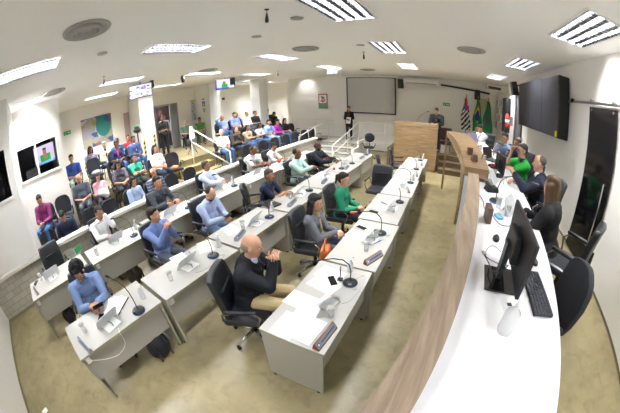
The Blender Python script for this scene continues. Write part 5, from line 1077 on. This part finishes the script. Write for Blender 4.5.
PA('woman in a navy and pink top leaning forward',-8.15,2.85,0,.88,arms='lap',head=(0,20),lean=8,top='#2a2c54',shirt='#b02f74',sleeve='short',pants=M_jeans,skin=M_skinC,hair='bun',female=True)
PA('person in a teal shirt half hidden behind the woman in navy and pink',-9.1,3.28,0,.88,arms='lap',head=(0,5),top='#28607a',pants=M_greypants,skin=M_skinC,hair='short')
PA('man in a red polo shirt in the back row',-9.15,3.75,0,.88,arms='lap',head=(0,3),top='#b02028',sleeve='short',pants=M_greypants,skin=M_skinB)
PA('person in an open denim jacket over a white top',-8.15,3.52,5,.88,arms='lap',head=(5,3),top='#46547c',jacket=True,shirt='#d0d4dc',pants=M_jeans,skin=M_skinC,hair='short',s=.97)
PA('older man in a sage green t-shirt and dark shorts on the landing',-10.2,7.15,-30,.88,arms='lap',head=(0,5),top='#5f7a60',sleeve='short',pants=M_blackpants,skin=M_skinA,hair='thin',hmat=M_hwhite)
PA('man in a bright green and black shirt on the landing',-10.2,7.98,-35,.88,arms='lap',head=(0,5),top='#3f7a34',sleeve='short',pants=mat('olive','#3c4030',.8),skin=M_skinB,hair='short',hmat=M_hgrey)
PA('grey-haired man in a white t-shirt and jeans beside the handrail',-7.15,6.55,-10,.40,arms='lap',head=(5,0),lean=-4,top='#dddddf',sleeve='short',pants=M_jeans,skin=M_skinB,hair='short',hmat=M_hwhite,fat=1.15,s=1.02)
PA('man in a dark brown shirt with crossed legs and hand at his face',-7.15,7.25,-5,.40,arms=[(.24,.02,1.0),(.3,-.07,.70)],head=(5,5),top='#4c423e',pants=mat('navy_pants','#232a40',.8),skin=M_skinB,hair='thin',cross=True)
PA('woman in a beige top with crossed legs in the right audience',-7.15,7.90,-5,.40,arms='fold',head=(0,5),top='#b0a284',sleeve='short',pants=M_jeans,skin=M_skinB,hair='bob',female=True,cross=True)
PA('woman in a white t-shirt and jeans with folded arms',-7.15,8.66,-10,.40,arms='fold',head=(0,8),top='#dedcdc',sleeve='short',pants=M_jeans,skin=M_skinC,hair='bob',female=True)
PA('man in a light blue shirt and pale jeans',-7.15,9.28,-8,.40,arms='lap',head=(5,8),top='#8aa4da',sleeve='short',pants=M_ljeans,skin=M_skinB,hair='short',s=1.05)
PA('woman in a magenta top and jeans',-7.15,9.93,-8,.40,arms='lap',head=(0,8),top='#9a2c94',pants=M_blackpants,skin=M_skinB,hair='bun',female=True)
PA('woman in a black top and jeans beside the last empty armchair',-7.15,10.52,-8,.40,arms='lap',head=(0,5),top='#1c1a20',sleeve='short',pants=M_jeans,skin=M_skinA,hair='long',female=True,fat=1.0)
PA('man in a blue striped shirt raising his hand to his head',-8.35,7.72,-10,.88,arms=[(.28,.02,.7),(.12,-.16,1.18)],head=(0,3),topmat=plaid('shirt_bluestripe','#6f86be','#94a6d4',30,.6,True),pants=M_jeans,skin=M_skinB,hair='thin',hmat=M_hgrey)
PA('heavy man in a periwinkle blue polo',-8.35,8.46,-5,.88,arms='lap',head=(0,5),top='#6c80c4',sleeve='short',pants=M_blackpants,skin=M_skinB,fat=1.2,s=1.03)
PA('man in a royal blue shirt in the last row',-9.2,9.45,-5,.88,arms='lap',head=(0,5),top='#2c4cac',sleeve='short',pants=M_blackpants,skin=M_skinC,hair='thin')
PA('balding man in a white shirt looking down in the right audience',-8.35,9.22,-5,.88,arms='lap',head=(0,22),top='#dadada',pants=M_greypants,skin=M_skinB,hair='thin',hmat=M_hbrown)
PA('black-haired man in a black t-shirt beside the pillar',-8.35,9.85,-10,.88,arms='lap',head=(10,5),top='#2c2d30',sleeve='short',pants=M_blackpants,skin=M_skinB,s=.98)
PA('person with long black hair in black in front of the recessed wall',-8.2,11.15,-20,.88,arms='lap',head=(20,10),top='#121214',pants=M_blackpants,skin=M_skinB,hair='long',female=True,s=.85)
# empty audience chairs
E_=[(-6.05,-.14,-10,0,'audience chair with a blue bag in the front row at the far left'),(-6.87,.56,-12,.40,'empty audience chair between the purple-shirted man and the bald man in grey'),(-6.08,1.72,0,0,'empty audience chair right behind the man holding his forehead'),
(-6.1,1.15,0,0,'empty audience chair in the front row left of the larger empty one'),(-8.12,2.02,-5,.88,'empty audience chair behind the small girl in pink'),(-6.12,3.70,5,0,'empty audience chair beside the bald man in the striped polo'),(-7.12,4.36,-15,.40,'empty armchair by the carpeted stair beside the woman in white'),(-6.1,4.35,5,0,'empty audience chair behind the grey-haired man leaning back'),
(-5.80,6.55,-5,.20,'empty front-row chair of the right block, nearest the stair'),(-5.80,7.40,-5,.20,'empty front-row chair of the right block, second from the stair'),(-5.80,8.10,-5,.20,'empty front-row chair of the right block, third from the stair'),(-5.80,8.85,-5,.20,'empty front-row chair of the right block, fourth from the stair'),(-5.80,9.60,-5,.20,'empty front-row chair of the right block, fifth from the stair'),(-5.80,10.35,-5,.20,'empty front-row chair of the right block, sixth from the stair'),(-5.80,11.05,-5,.20,'empty front-row chair of the right block, farthest from the stair'),
(-7.10,11.25,-10,.40,'empty armchair at the end of the second row beside the woman in black'),(-8.35,10.5,-5,.88,'empty chair beside the black-haired man near the pillar')]
for x,y,rz,zf,lb in E_: seat(AC,x,y,rz,lb,zf)
bag('blue and grey shoulder bag lying on the far-left front chair',-5.98,-.14,.46,-20,mat('bag_blue','#2f5c9c',.7,noise=.3,scale=14),.85)
m=MB(); m.ell((0,0,.05),(.20,.16,.09)); m.ell((.12,.06,.0),(.10,.10,.10)); vs,fs=remesh(m,.02,3); tag(MB().raw(vs,fs,True).build('white_cloth',mat('cloth_whitepatch','#d8d4d6',.85,noise=.2,scale=16),None,loc=(-6.86,1.78,.97)),'white patterned cloth bundled on the lap of the small girl','cloth')
m=MB(); m.ell((0,0,.05),(.16,.17,.07)); vs,fs=remesh(m,.02,3); tag(MB().raw(vs,fs,True).build('jacket_bundle',mat('bundle_grey','#9ba0aa',.85,noise=.2,scale=16),None,loc=(-8.05,2.02,1.34)),'grey bundled clothes lying on the empty chair behind the small girl','cloth')
m=MB(); m.ell((0,0,.05),(.17,.12,.07)); vs,fs=remesh(m,.02,3); tag(MB().raw(vs,fs,True).build('tan_bag',M_orange,None,loc=(-6.98,4.30,.86)),'tan handbag on the empty armchair by the carpeted stair','bag')
for P in (DC,AC,DK,MIC,MICR,DS,GL,BT,PLW,PLS,PP,PB,PH):
    if not P.used: raise RuntimeError('unused prototype '+P.o.name)
